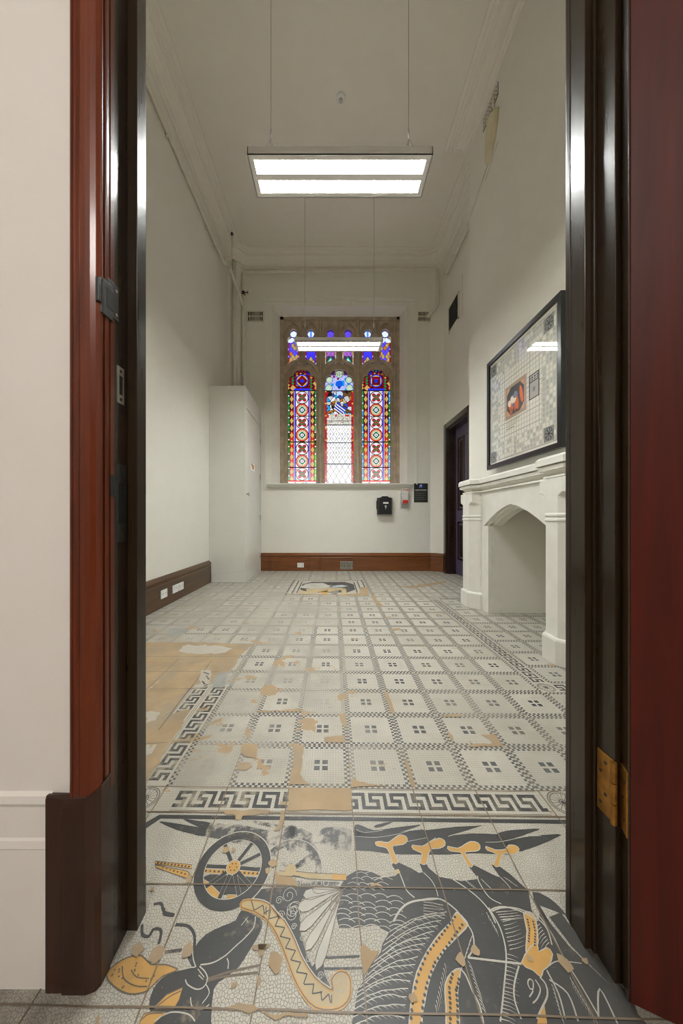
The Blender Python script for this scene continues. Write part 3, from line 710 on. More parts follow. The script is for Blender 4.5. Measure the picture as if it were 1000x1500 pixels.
# shallow raised surround
for x in (-1.30, 1.62): w.box(x-.012, x+.012, YB-.014, YB, 1.66, 5.30)
w.box(-1.30, 1.62, YB-.016, YB, 5.26, 5.30); w.box(-1.30, 1.62, YB-.012, YB, 5.19, 5.21)
w.box(-1.17, -1.155, YB-.012, YB, WZ0, WZ1+.02); w.box(1.435, 1.45, YB-.012, YB, WZ0, WZ1+.02); w.box(-1.17, 1.45, YB-.012, YB, WZ1, WZ1+.02)
tag(w.build('wall_back', M_WALL), kind='structure')
w = MB(); w.box(XL-.15, XR+.4, .69, YB+.5, ZC, ZC+.1); tag(w.build('ceiling', M_CEIL), kind='structure')
# near wall, seen from the corridor, with the doorway
JX0, JX1, JH = -.505, .615, 3.0
w = MB()
w.box(XL-.15, JX0-.02, .70, YN, 0, ZC, 0); w.box(JX1+.02, XR+.4, .74, YN, 0, ZC, 0); w.box(JX0-.02, JX1+.02, .70, YN, JH, ZC, 0)
w.box(XL-.15, -.60, .692, .70, 0, .30, 0)
w.prism([(.70,.28),(.690,.30),(.692,.315),(.6945,.32),(.6945,.385),(.690,.395),(.692,.41),(.70,.415)], XL-.15, -.60, mp=lambda a, b, c: (c, a, b))
tag(w.build('wall_front', M_CORR), kind='structure')
# corridor shell
w = MB(); w.box(-1.7, -1.6, -4.5, .70, 0, 3.6); tag(w.build('wall_corridor_left', M_CORR), kind='structure')
w = MB(); w.box(1.6, 1.7, -4.5, .74, 0, 3.6); tag(w.build('wall_corridor_right', M_CORR), kind='structure')
w = MB(); w.box(-1.7, 1.7, -4.6, -4.5, 0, 3.6); tag(w.build('wall_corridor_rear', M_SKIRT), kind='structure')  # unseen wall, dark timber picked to dim reflections in the doorway wood
w = MB(); w.box(-1.7, 1.7, -4.6, .70, 3.6, 3.7); tag(w.build('ceiling_corridor', M_CORR), kind='structure')

# cornice
w = MB()
prof = [(0,5.80),(.02,5.80),(.025,5.83),(.05,5.835),(.06,5.88),(.09,5.935),(.13,5.965),(.135,5.985),(.165,5.985),(.17,6.0),(.205,6.005),(.21,6.025),(.25,6.03),(.25,ZC-.001),(0,ZC-.001)]
path = [(XR,YN+.001),(XR,YC0),(XB,YC0),(XB,YC1),(XR,YC1),(XR,6.145),(1.88,YB),(-1.67,YB),(XL,6.04),(XL,YN+.001)]
path = [(x-.0005 if x > 0 else x+.0005, y) for x, y in path]
sweep(w, path, prof); tag(w.build('trim_1', M_CEIL), kind='structure')
# skirting boards
sk = [(0,.001),(.038,.001),(.038,.255),(.030,.265),(.030,.275),(.042,.285),(.040,.305),(.020,.330),(.012,.340),(0,.345)]
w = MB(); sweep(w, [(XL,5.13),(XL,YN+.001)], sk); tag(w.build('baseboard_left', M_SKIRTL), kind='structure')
w = MB(); sweep(w, [(XR,6.04),(XR,6.145),(1.88,YB),(-1.375,YB)], sk)
w.box(-.25, .355, YB-.041, YB-.038, .003, .235, 1); w.box(-.243, .348, YB-.044, YB-.041, .004, .228, 0)
tag(w.build('baseboard_back', [M_SKIRT, M_D2]), kind='structure')
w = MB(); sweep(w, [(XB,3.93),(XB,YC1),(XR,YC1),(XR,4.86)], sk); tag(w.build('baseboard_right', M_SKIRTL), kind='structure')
# threshold dust strips omitted; jamb lining ---------------------------------------------
d1 = empty('door_1', (-.02, .70, 0), kind='structure')
tag(d1, 'dark mahogany doorway in the foreground with open door at right')
w = MB()   # left architrave: moulded board
ar = [(-.558,.70),(-.558,.683),(-.553,.679),(-.549,.683),(-.546,.679),(-.541,.676),(-.534,.677),(-.529,.684),(-.525,.692),(-.519,.695),(-.513,.691),(-.509,.690),(-.5075,.697),(-.5055,.697),(-.5045,.692),(-.499,.692),(-.499,.71),(-.505,.712),(-.505,.72),(-.52,.72),(-.52,.70)]
ar = [(-.556,.699),(-.556,.689),(-.552,.686),(-.548,.6885),(-.545,.685),(-.539,.680),(-.533,.681),(-.528,.688),(-.524,.694),(-.517,.695),(-.511,.690),(-.507,.690),(-.505,.698),(-.503,.698),(-.502,.694),(-.4985,.694),(-.4985,.703),(-.5005,.705),(-.5005,.709),(-.498,.712),(-.498,.719),(-.530,.719),(-.530,.699)]
ar = [(-.5555,.699),(-.5555,.6885),(-.552,.6865),(-.549,.690),(-.546,.6865),(-.542,.6865),(-.5375,.690),(-.533,.6875),(-.523,.6865),(-.513,.6885),(-.503,.692),(-.4975,.697),(-.4965,.702),(-.4975,.706),(-.5005,.7065),(-.5005,.7115),(-.497,.7125),(-.4965,.716),(-.497,.724),(-.5005,.7250),(-.5005,.7295),(-.4975,.7305),(-.4975,.743),(-.530,.743),(-.530,.699)]
w.prism(ar, .395, JH+.12)
w.build('architrave', M_MAHOG, d1)
w = MB()   # plinth block
base = [(-.607,.699),(-.607,.688),(-.604,.686),(-.572,.686),(-.568,.683),(-.520,.683),(-.503,.688),(-.4955,.698),(-.4950,.725),(-.530,.725),(-.530,.699)]
tops = {0:.405,1:.41,2:.412,3:.412,4:.405,5:.385,6:.40,7:.425,8:.44,9:.42,10:.40}
tz = [.412,.414,.412,.408,.398,.412,.424,.430,.435,.43,.41]
w.loft([[(x, y, 0) for x, y in base], [(x, y, tz[i]-.008) for i, (x, y) in enumerate(base)], [(x*.998, y+.0015, tz[i]) for i, (x, y) in enumerate(base)]])
w.build('plinth_block', wood('dark_plinth_wood', (.055, .017, .007), (.022, .010, .006), .3, .4), d1)
w = MB()   # left reveal and stop
w.box(-.53, -.4985, .743, .812, 0, JH); w.box(-.4985, -.474, .790, .828, 0, JH)
w.box(-.53, -.4980, .7255, .743, 0, .43)
w.box(-.53, -.4985, .812, .828, 0, JH)
w.build('jamb', M_DARKW, d1, bevel=.0012)
w = MB()   # right reveal, stop, hinge side
w.box(.607, .645, .700, .805, 0, JH); w.box(.586, .607, .757, .805, 0, JH); w.box(.600, .607, .748, .757, 0, JH)
w.box(.586, .640, .805, .820, 0, JH)
w.build('jamb', M_DARKW, d1, bevel=.0012)
w = MB(); w.box(-.53, .645, .705, .828, JH-.03, JH); w.build('head_lining', M_DARKW, d1)
# door leaf: hinged at right, folded back into the corridor
a = math.radians(24); pz = Vector((.6045,.6655,0)); u = Vector((math.cos(a), -math.sin(a), 0)); n = Vector((math.sin(a), math.cos(a), 0))
def dl(s, t, zz_): v = pz+u*s+n*t; return (v.x, v.y, zz_)
w = MB()
def slab(s0, s1, t0, t1, z0, z1, mi=0):
    b = len(w.v); w.v += [dl(s0,t0,z0),dl(s1,t0,z0),dl(s1,t1,z0),dl(s0,t1,z0),dl(s0,t0,z1),dl(s1,t0,z1),dl(s1,t1,z1),dl(s0,t1,z1)]
    for qd in ((0,3,2,1),(4,5,6,7),(0,1,5,4),(1,2,6,5),(2,3,7,6),(3,0,4,7)): w.f.append([b+i for i in qd]); w.m.append(mi); w.s.append(False)
slab(.003, .16, 0, .040, .012, 2.95, 0); slab(.16, .90, .012, .030, .012, 2.95, 0)
for z0, z1 in ((.012, .30), (1.0, 1.25), (2.75, 2.95)): slab(.16, .86, 0, .040, z0, z1, 0)
slab(.86, 1.04, 0, .040, .012, 2.95, 0); slab(0, .003, .0006, .0394, .012, 2.95, 1)
w.build('door_leaf', [M_LEAF, M_LEAFE], d1, bevel=.0015)
# hinge: jamb leaf, knuckle, door leaf flap
hz0, hz1 = .3435, .452
for z0 in (hz0, 2.3):
    z1 = z0+(hz1-hz0)*1.28; z1 = z0+.135
    h = MB(); h.box(.6045, .607, .703, .745, z0, z1)
    for k in range(3):
        zz0 = z0+k*.045; h.tube([(.603,.699,zz0+.001),(.603,.699,zz0+.044)], .0062, 0, 14)
    h2 = [dl(-.0025,.002,z0),dl(0,.002,z0),dl(0,.037,z0),dl(-.0025,.037,z0)]
    h.loft([[Vector(p) for p in h2], [Vector(p)+Vector((0,0,.135)) for p in h2]])
    hg = h.build('hinge', M_BRASS, d1, bevel=.0006)
    for yy, zq in ((.735,.02),(.722,.045),(.735,.09),(.722,.115)):
        hs = MB(); hs.tube([(.6046,yy,z0+zq),(.6036,yy,z0+zq)], .0038, 0, 10); hs.build('screw', M_IRON, hg)
    for tt, zq in ((.012,.03),(.022,.07),(.010,.11)):
        p = dl(-.0025,tt,z0+zq); p2 = dl(-.0035,tt,z0+zq); hs = MB(); hs.tube([p, p2], .003, 0, 10); hs.build('screw', M_IRON, hg)
# rim lock keep on the left jamb
k = MB()
zk0, zk1 = 1.443, 1.520
k.box(-.5000, -.4960, .720, .757, zk0+.012, zk1+.015)
k.prism([(-.5035,.697),(-.4945,.697),(-.4935,.702),(-.4935,.732),(-.497,.738),(-.5035,.738)], zk0, zk1)
kp = k.build('lock_keep', M_IRON, d1, bevel=.0012); tag(kp, 'black iron lock keep')
k = MB(); k.box(-.4936, -.4931, .7125, .7325, zk0+.022, zk1-.012); k.build('latch_opening', M_DARK, kp)
k = MB(); k.box(-.5030, -.4945, .690, .6972, zk0+.020, zk1-.006); k.build('latch_lip', M_IRON, kp, bevel=.001)
for zq in (1.468, 1.522):
    k = MB(); k.tube([(-.4962,.7475,zq),(-.4952,.7475,zq)], .0035, 0, 12); k.build('screw', M_STEEL, kp)
# steel strike plate
def strike(z0, z1, y0, y1, mat, nm, lab):
    s = MB(); zc = (z0+z1)/2; hh = (z1-z0)*.26; yc0 = y0+(y1-y0)*.3; yc1 = y0+(y1-y0)*.85
    for b in ((y0,yc0,z0,z1),(yc1,y1,z0,z1),(yc0,yc1,z0,zc-hh),(yc0,yc1,zc+hh,z1)): s.box(-.4990, -.4970, b[0], b[1], b[2], b[3])
    o = tag(s.build(nm, mat, d1), lab)
    s = MB(); s.box(-.4989, -.4984, yc0, yc1, zc-hh, zc+hh); s.build('latch_hole', M_DARK, o)
    for zq in (z0+.010, z1-.010):
        s = MB(); s.tube([(-.4971,(y0+y1)/2,zq),(-.4963,(y0+y1)/2,zq)], .0038, 0, 12); s.build('screw', M_IRON, o)
    return o
strike(1.270, 1.356, .752, .777, M_STEEL, 'strike_plate', 'pale steel strike plate')
o = strike(.945, 1.128, .744, .786, M_IRON, 'mortice_keep', 'blackened mortice lock keep')
s = MB(); s.box(-.4985, -.4945, .728, .744, 1.05, 1.098); s.build('keep_lip', M_IRON, o, bevel=.001)

# second doorway on the right wall
d2 = empty('door_2', (XR, 5.4, 0), kind='structure')
w = MB()
for y0, y1 in ((DY1, DY1+.115), (DY0-.115, DY0)):
    w.box(XR-.03, XR, y0, y1, 0, DZ+.11); w.box(XR-.042, XR-.03, y0+.012 if y0 > 5.4 else y0, y1 if y0 > 5.4 else y1-.012, 0, DZ+.10)
    w.box(XR-.05, XR, y0-.004, y1+.004, 0, .34)
w.box(XR-.03, XR, DY0, DY1, DZ, DZ+.11); w.box(XR-.042, XR-.03, DY0, DY1, DZ+.01, DZ+.10)
w.build('architrave', M_D2, d2, bevel=.003)
w = MB(); w.box(XR-.005, XR+.30, DY1-.025, DY1, 0, DZ); w.box(XR-.005, XR+.30, DY0, DY0+.025, 0, DZ); w.box(XR-.005, XR+.30, DY0, DY1, DZ-.025, DZ)
w.box(XR+.10, XR+.13, DY1-.040, DY1-.025, 0, DZ-.02); w.build('jamb', M_D2, d2, bevel=.002)
w = MB(); X0 = XR+.13
w.box(X0, X0+.045, DY0+.03, DY1-.025, .012, DZ-.03, 0)
lf = w.build('door_leaf', M_PURP, d2)
w = MB()
for z0, z1 in ((.28, .95), (1.15, 2.42)):
    for y0, y1 in ((DY0+.14, DY0+.40), (DY0+.52, DY1-.15)):
        for b in ((y0,y1,z0,z0+.03),(y0,y1,z1-.03,z1),(y0,y0+.03,z0,z1),(y1-.03,y1,z0,z1)): w.box(X0-.012, X0-.0002, b[0], b[1], b[2], b[3])
        w.box(X0-.006, X0-.0002, y0+.06, y1-.06, z0+.06, z1-.06)
w.build('panel_moulding', M_D2, lf, bevel=.002)

# ---------------------------------------------------------------- window
win = empty('window_1', (.14, YG, 1.66), kind='structure'); tag(win, 'three-light stained glass window in stone tracery')
S = F/YG
def wx(px): return (px-487)/S
def wz(py): return 1+(760-py)/S
def curve_slab(outer, holes, y0, y1, name, mat, parent):
    cu = bpy.data.curves.new(name, 'CURVE'); cu.dimensions = '2D'; cu.fill_mode = 'BOTH'; cu.extrude = (y1-y0)/2
    for pl in [outer]+holes:
        sp = cu.splines.new('POLY'); sp.points.add(len(pl)-1); sp.use_cyclic_u = True
        for i, p in enumerate(pl): sp.points[i].co = (p[0], p[1], 0, 1)
    ob = bpy.data.objects.new('tmp', cu); COL.objects.link(ob)
    dg = bpy.context.evaluated_depsgraph_get(); dg.update()
    me = bpy.data.meshes.new_from_object(ob.evaluated_get(dg)); bpy.data.objects.remove(ob)
    me.materials.clear(); me.materials.append(mat)
    for v in me.vertices: v.co = Vector((v.co.x, (y0+y1)/2-v.co.z, v.co.y))
    me.flip_normals(); me.update()
    o = bpy.data.objects.new(name, me); COL.objects.link(o)
    if parent: link_to(o, parent)
    return o
def px2(pl): return [(wx(x), wz(y)) for x, y in pl]
LC = [442.0, 496.6, 551.2]; UC = [429.4, 455, 484, 509.6, 538.6, 564.4]
head = [(21,711),(21,562),(20.6,559),(18.8,556.6),(19.2,554),(18.2,551.4),(15.8,549.6),(13,549.6),(12.2,548.6),(11.8,545.8),(9.6,543),(6.2,541.2),(0,540.6)]
def lanc(cx): return px2([(cx+x, y) for x, y in head]+[(cx-x, y) for x, y in head[::-1][1:]])
def arcy(px, Rr, cy):
    best = 560
    for c in LC:
        d = abs(px-c)
        if d < Rr: best = min(best, cy-math.sqrt(Rr*Rr-d*d))
    return best
def upper(cx):
    top = [(0,481.2),(1.8,482),(4.4,483.6),(5.6,486.4),(5.2,489.6),(3.8,492.2),(4.6,492.6),(7.4,493.6),(8.9,496.2),(8.4,499),(8.2,500.5)]
    r = [(cx+x, y) for x, y in top]+[(cx+8.2, arcy(cx+8.2, 29.0, 563)-2.0)]
    lft = [(cx-x, y) for x, y in top[::-1]][:-1]
    low = [(cx+8.2-16.4*i/8, arcy(cx+8.2-16.4*i/8, 29.0, 563)-2.0) for i in range(1, 9)]
    return px2(r+low+lft)
outer = [(wx(411.0), wz(713.5)), (wx(584.5), wz(713.5)), (wx(584.5), wz(466.5)), (wx(411.0), wz(466.5))]
tr = curve_slab(outer, [lanc(c) for c in LC]+[upper(c) for c in UC], YG, YG+.10, 'tracery', M_STONE, win)
# hood mouldings in front
def hoodl(cx, g=0):
    p = [(24.2+g,711),(24.2+g,560)]+[(24.2*math.cos(a*math.pi/24)+g*math.cos(a*math.pi/24), 560-(29+g)*math.sin(a*math.pi/24)) for a in range(1, 12)]+[(0,531-g)]
    return px2([(cx+x, y) for x, y in p]+[(cx-x, y) for x, y in p[::-1][1:]])
def hoodu(cx, g=0):
    t = [(0,474.5-g),(4,477-g),(8,481-g),(10.6+g,487),(11.2+g,492)]
    r = [(cx+x, y) for x, y in t]; b = []
    for i in range(9):
        x = cx+11.2+g-(22.4+2*g)*i/8; b.append((x, arcy(x, 31.5, 563)-4.0-g))
    return px2(r+b+[(cx-x, y) for x, y in t[::-1]][:-1])
curve_slab(outer, [hoodl(c) for c in LC]+[hoodu(c) for c in UC], YG-.05, YG-.0005, 'hood_moulding', M_STONE, win)
w = MB()
for x in (469.2, 523.9): w.prism([(wx(x)-.035,YG-.0505),(wx(x)-.018,YG-.085),(wx(x)+.018,YG-.085),(wx(x)+.035,YG-.0505)], wz(713), wz(470))
for x in (442.2, 496.8, 551.5): w.prism([(wx(x)-.012,YG-.0505),(wx(x),YG-.07),(wx(x)+.012,YG-.0505)], wz(529), wz(470))
w.box(wx(411), wx(416), YG-.085, YG-.0505, wz(713), wz(467)); w.box(wx(579.5), wx(584.5), YG-.085, YG-.0505, wz(713), wz(467)); w.box(wx(411), wx(584.5), YG-.085, YG-.0505, wz(472), wz(467))
w.build('mullion', M_STONE, win, bevel=.004)
# sill shelf
w = MB(); w.prism([(YB-.10,1.655),(YB-.10,1.672),(YB-.085,1.680),(YG+.02,1.684),(YG+.02,1.60),(YB,1.60),(YB-.035,1.605)], -1.255, 1.53, mp=lambda a, b, c: (c, a, b))
w.build('window_sill', M_WHITE, win, bevel=.003)

def glass_mat():
    t = NT('stained_glass'); a = t.n('ShaderNodeVertexColor'); a.layer_name = 'Col'
    tr_ = t.n('ShaderNodeBsdfTransparent'); t.t.links.new(a.outputs[0], tr_.inputs[0])
    gl = t.n('ShaderNodeBsdfGlossy'); gl.inputs['Roughness'].default_value = .15; gl.inputs['Color'].default_value = (.5,.5,.5,1)
    mx = t.n('ShaderNodeMixShader'); mx.inputs[0].default_value = .04
    t.t.links.new(tr_.outputs[0], mx.inputs[1]); t.t.links.new(gl.outputs[0], mx.inputs[2]); t.t.links.new(mx.outputs[0], t.out.inputs[0])
    return t.m
M_GLASS = glass_mat()
def glass(name, cx, hw, y0, y1, fn, step=.4):
    nx = int(2*hw/step); ny = int((y1-y0)/step)
    us = np.linspace(-hw, hw, nx+1); vs = np.linspace(y0, y1, ny+1)
    U, V = np.meshgrid((us[:-1]+us[1:])/2, (vs[:-1]+vs[1:])/2)
    c = fn(U, V); c = np.clip(c, 0, 1)
    verts = [(wx(cx+u_), YG+.05, wz(v_)) for v_ in vs for u_ in us]
    W = nx+1; faces = [(j*W+i, j*W+i+1, (j+1)*W+i+1, (j+1)*W+i) for j in range(ny) for i in range(nx)]
    me = bpy.data.meshes.new(name); me.from_pydata(verts, [], faces); me.materials.append(M_GLASS)
    at = me.color_attributes.new('Col', 'FLOAT_COLOR', 'CORNER')
    full = np.ones((ny*nx, 4, 4), dtype=np.float32); full[:, :, :3] = c.reshape(-1, 1, 3)
    at.data.foreach_set('color', full.ravel())
    o = bpy.data.objects.new(name, me); COL.objects.link(o); link_to(o, win); return o
rs = np.random.RandomState(3)
def C(*c): return np.array(lin(c))
RED, MAR, GRN, BLU, GOLD, CRM, CYAN, PUR, WH, DK = C(225,30,25), C(95,15,30), C(20,130,60), C(60,50,215), C(225,165,75), C(225,215,180), C(30,170,225), C(125,85,235), C(250,250,250), C(25,20,15)
def put(c, m, col): c[m] = col
def hashc(i, j, k=0): return ((np.sin(i*12.9898+j*78.233+k*37.7)*43758.5453) % 1.0)
def daylight_wash(c, V):  # brighter daylight behind the lower panes, painted as paler glass
    w_ = np.clip((V-655)/55, 0, 1)[..., None]*.42; return c*(1-w_)+w_*np.clip(c*1.6+.55, 0, 1)
def side(flip):
    def fn(U, V):
        c = np.zeros(U.shape+(3,)); a = np.abs(U)
        c[:] = C(235,222,222)
        sp = ((U*1.3).astype(int)+(V*1.3).astype(int)); put(c, hashc(np.floor(U/1.5), np.floor(V/1.5)) > .86, C(190,140,120))
        for i, yc in enumerate((581, 599.4, 618, 636.4, 656.5, 675, 694)):
            r = np.hypot(U, V-yc); th = np.arctan2(V-yc, U)
            if i % 2 == 0:
                put(c, r < 9.2, C(228,228,240)); put(c, (r < 9.2) & (r > 8.2), C(150,120,70))
                q_ = 3.2+4.6*np.abs(np.sin(2*th))**1.3
                put(c, r < q_, C(190,25,35)); put(c, r < q_*.66, C(15,110,60)); put(c, (np.abs(U) < .6) & (r < 4), C(200,60,50)); put(c, (np.abs(V-yc) < .6) & (r < 4), C(200,60,50))
            else:
                put(c, r < 9.4, C(225,50,25)); put(c, r < 7.8, C(180,160,110)); put(c, r < 6.6, CRM); put(c, (r < 6.4) & (r > 5.4) & (np.sin(th*14) > .2), C(210,80,60))
                put(c, r < 4.4+.5*np.cos(4*th), C(15,115,75)); put(c, r < 2.4, C(250,225,230)); put(c, r < 1.0, C(160,40,120))
            put(c, (np.abs(r-9.4) < .3), DK)
        put(c, a > 9.3, C(70,45,225)); put(c, a > 10.9, C(225,215,190)); put(c, a > 12.3, MAR)
        rb = (a > 12.3); seg = np.floor(V/10.7)
        put(c, rb & (V > 600) & (hashc(seg, np.sign(U)) > .45), C(170,15,25)); put(c, rb & (V > 640), C(205,35,25))
        d = np.abs(a-15.4)/3.0+np.abs((V % 10.7)-5.35)/5.2
        put(c, rb & (d < 1.05), DK); put(c, rb & (d < .92), C(215,165,85))
        eb = a > 18.7; s2 = np.floor(V/10.7)
        g = C(25,140,60)
        if flip:
            put(c, eb, g); put(c, eb & (hashc(s2, np.sign(U), 5) > .42), C(20,165,215))
        else:
            put(c, eb, g); put(c, eb & (hashc(s2, np.sign(U), 2) > .8), C(15,85,40))
            put(c, eb & (U > 0) & (V > 665), C(60,205,30))
        put(c, eb & ((V % 10.7) < 1.6), C(225,235,245))
        for x in (9.3, 10.9, 12.3, 18.5): put(c, np.abs(a-x) < .22, DK)
        # head
        h = V < 571.5; put(c, h, C(75,12,28))
        qq = (np.floor((U+V)/4.5)+np.floor((U-V)/4.5)) % 3
        put(c, h & (qq == 1), C(150,15,25)); put(c, h & (qq == 2) & (a > 12), g*.9); put(c, h & (hashc(np.floor((U+V)/4.5), np.floor((U-V)/4.5)) > .8), C(210,160,80))
        put(c, h & (V < 545) & (a < 11), C(60,14,38)); put(c, h & (V < 543) & ((U*.9).astype(int) % 3 == 0), C(30,150,200) if flip else C(200,60,40))
        r = np.hypot(U, V-556.4)
        put(c, r < 9.3, C(70,80,225)); put(c, r < 7.8, C(225,160,45))
        dd = np.abs(U)+np.abs(V-556.4) if not flip else np.maximum(np.abs(U), np.abs(V-556.4))*1.35
        put(c, dd < 8.2, MAR); put(c, (dd < 6) & (V < 555), C(160,10,20)); put(c, dd < 3.4, C(30,50,190))
        put(c, h & (np.abs(r-9.5) < .4), DK); put(c, (V > 567.5) & (V < 571) & (a < 12) , C(50,50,215))
        c = daylight_wash(c, V)
        b = V > 703.5; put(c, b, C(252,250,245)); put(c, (V > 703.6) & (V < 705.2), C(230,60,50))
        hs = hashc(np.floor(U/2.2), np.floor(V/1.8)); put(c, (V > 706) & (hs > .55), C(235,190,120)); put(c, (V > 706) & (hs > .75), C(120,190,215)); put(c, (V > 706) & (hs > .9), C(215,90,60))
        for y in (571, 608.6, 646.6, 684.0): put(c, np.abs(V-y) < (.85 if y == 646.6 else .5), DK)
        return c
    return fn
def mid(U, V):
    c = np.zeros(U.shape+(3,)); a = np.abs(U); c[:] = C(250,249,246)
    u1 = (U/4.35+V/6.9) % 2; u2 = (U/4.35-V/6.9) % 2
    dm = (np.abs(u1-1) < .35) & (np.abs(u2-1) < .35)
    put(c, dm & (V < 672) & (hashc(np.floor(U/4.35+V/6.9), np.floor(U/4.35-V/6.9)) > .15), C(190,180,140)); put(c, dm & (V > 672) & (V < 700) & (hashc(np.floor(U/4.35), np.floor(V/6.9)) > .6), C(225,215,190))
    put(c, (u1 < .16) | (u2 < .16), C(125,115,100))
    lace = (V > 605) & (V < 622); put(c, lace, C(214,208,186)); put(c, lace & (hashc(np.floor(U/1.2), np.floor(V/1.2)) > .75), C(165,150,120))
    put(c, (V > 606) & (V < 611) & (hashc(np.floor(U/3), np.floor(V/3), 9) > .75), C(200,50,50))
    arms = (V >= 571) & (V < 605)
    n = 70; X_ = rs.uniform(-21, 21, n); Yy = rs.uniform(568, 606, n)
    pal = [C(205,200,185), C(215,210,205), C(60,80,150), C(30,160,215), C(185,115,40), C(170,25,35), C(235,235,240), C(110,75,40), C(50,50,60), C(205,175,120)]
    pc = np.array([pal[i] for i in rs.choice(len(pal), n, p=[.17,.12,.14,.08,.17,.06,.08,.09,.03,.06])])
    D = np.stack([np.hypot(U-X_[i], (V-Yy[i])) for i in range(n)]); idx = D.argmin(0); Ds = np.sort(D, 0)
    c[arms] = pc[idx][arms]; put(c, arms & (Ds[1]-Ds[0] < .45), DK)
    shd = (np.abs(U*.8+(V-597)*.6-1.5) < 8) & (np.abs(-U*.6+(V-597)*.8) < 5.2)
    st = np.floor((-U*.6+(V-597)*.8+5.2)/1.75) % 2
    put(c, shd & (st == 0), C(40,60,170)); put(c, shd & (st == 1), C(225,215,200))
    r = np.hypot(U-1, V-576); put(c, r < 4.5, C(200,215,245)); put(c, (np.hypot(U-1, V-580) < 3) , C(60,80,120))
    hd = V < 571; l = C(200,200,245); put(c, hd, l)
    v1 = (U/2.4+V/2.9) % 2; v2 = (U/2.4-V/2.9) % 2; put(c, hd & ((v1 < .16) | (v2 < .16)), C(90,90,150)); put(c, hd & (hashc(np.floor(U/4), np.floor(V/4), 3) > .85), C(30,150,215))
    put(c, hd & (hashc(np.floor(U/3), np.floor(V/3), 6) > .93), C(150,20,40)); put(c, hd & (V < 549) & (a > 7), C(170,120,215))
    put(c, (np.hypot(U*.9, V-561) < 4.8), C(20,95,205)); put(c, (np.hypot(U, V-566) < 2.2), C(40,60,150))
    for x_, y_, r_ in ((0,546.5,5.6),(-14.4,555,5.2),(14.4,555,5.2),(-15.2,567,5.4),(15.2,567,5.4)):
        r = np.hypot(U-x_, V-y_); put(c, r < r_, DK); put(c, r < r_-.6, C(190,212,180)); put(c, r < r_*.4, C(215,222,170))
    r = np.hypot(U, V-546.5); put(c, (r < 3.2) & ((np.floor(U/1.1) % 2) == 0), C(110,125,90))
    e = (a > 18.4) & (V > 571); put(c, e, C(205,20,30)); put(c, e & (((V-571) % 18) < 1.8), C(235,190,60)); put(c, (np.abs(a-18.3) < .25) & (V > 571), DK)
    c = daylight_wash(c, V)
    put(c, V > 706, C(255,255,255)); put(c, (np.abs(V-705.8) < .5) & ((np.floor(U/3) % 3) == 0), C(90,70,60))  # blown-out daylight at the foot painted as pure white
    for y in (571, 615.8, 621.6, 647.8, 679.2): put(c, np.abs(V-y) < .5, DK)
    return c
def up_fn(kind, ph):
    def fn(U, V):
        c = np.zeros(U.shape+(3,)); a = np.abs(U)
        i1 = np.floor((U+ph)/5.6+V/8.2); i2 = np.floor((U+ph)/5.6-V/8.2)
        f1 = ((U+ph)/5.6+V/8.2) % 1; f2 = ((U+ph)/5.6-V/8.2) % 1; h = hashc(i1, i2, ph)
        if kind < 2:
            c[:] = C(105,80,240); put(c, h > .45, C(205,165,90)); put(c, h > .75, C(205,125,30)); put(c, (V > 528) & (h < .45), C(35,40,170))
        else:
            c[:] = C(95,60,90); put(c, V < 520, C(185,110,190))
        put(c, (f1 < .09) | (f2 < .09), DK)
        if kind == 1:
            d = np.abs(U)/6.2+np.abs(V-529)/9; put(c, (d < 1.0), C(200,165,100)); put(c, np.abs(d-1) < .07, DK); put(c, (d > 1.05), C(70,60,225)); put(c, (d < 1) & ((np.abs(U+ (V-529)*.7) < .4) | (np.abs(U-(V-529)*.7) < .4)), DK)
        if kind == 2:
            d = np.abs(U)/5.8+np.abs(V-528.5)/8.2; put(c, d < 1.0, C(40,170,120)); put(c, d < .62, C(205,235,225)); put(c, np.abs(d-1) < .07, DK)
        e = (a > 6.6) & (V > 498); put(c, e, C(185,20,45) if kind < 2 else C(215,170,95)); put(c, e & ((V % 10.6) < 1.9), C(215,230,255)); put(c, (np.abs(a-6.5) < .22) & (V > 498), DK)
        t_p = V < 493
        put(c, t_p, C(120,120,240) if kind < 2 else C(110,80,215))
        if kind < 2: put(c, t_p & (np.hypot(U, V-487.5) < 4.6), C(252,254,255))
        if kind == 1: put(c, t_p & (a < 1.3), C(100,160,225))
        sh_ = (V > 492.5) & (V < 500)
        if kind == 0: put(c, sh_ & (np.hypot(a-4.4, V-496.3) < 4.3), C(245,250,250)); 
        put(c, np.abs(V-492.6) < .4, DK)
        return c
    return fn
for nm, cx, fn in (('left_light_glass', LC[0], side(False)), ('middle_light_glass', LC[1], mid), ('right_light_glass', LC[2], side(True))):
    glass('lancet_glass', cx, 21.6, 540, 711.5, fn)
for i, cx in enumerate(UC): glass('tracery_glass', cx, 9.2, 480.5, 548, up_fn([0,1,2,2,1,0][i], [1.3, 4, 0, 2, 6, 3.1][i]))

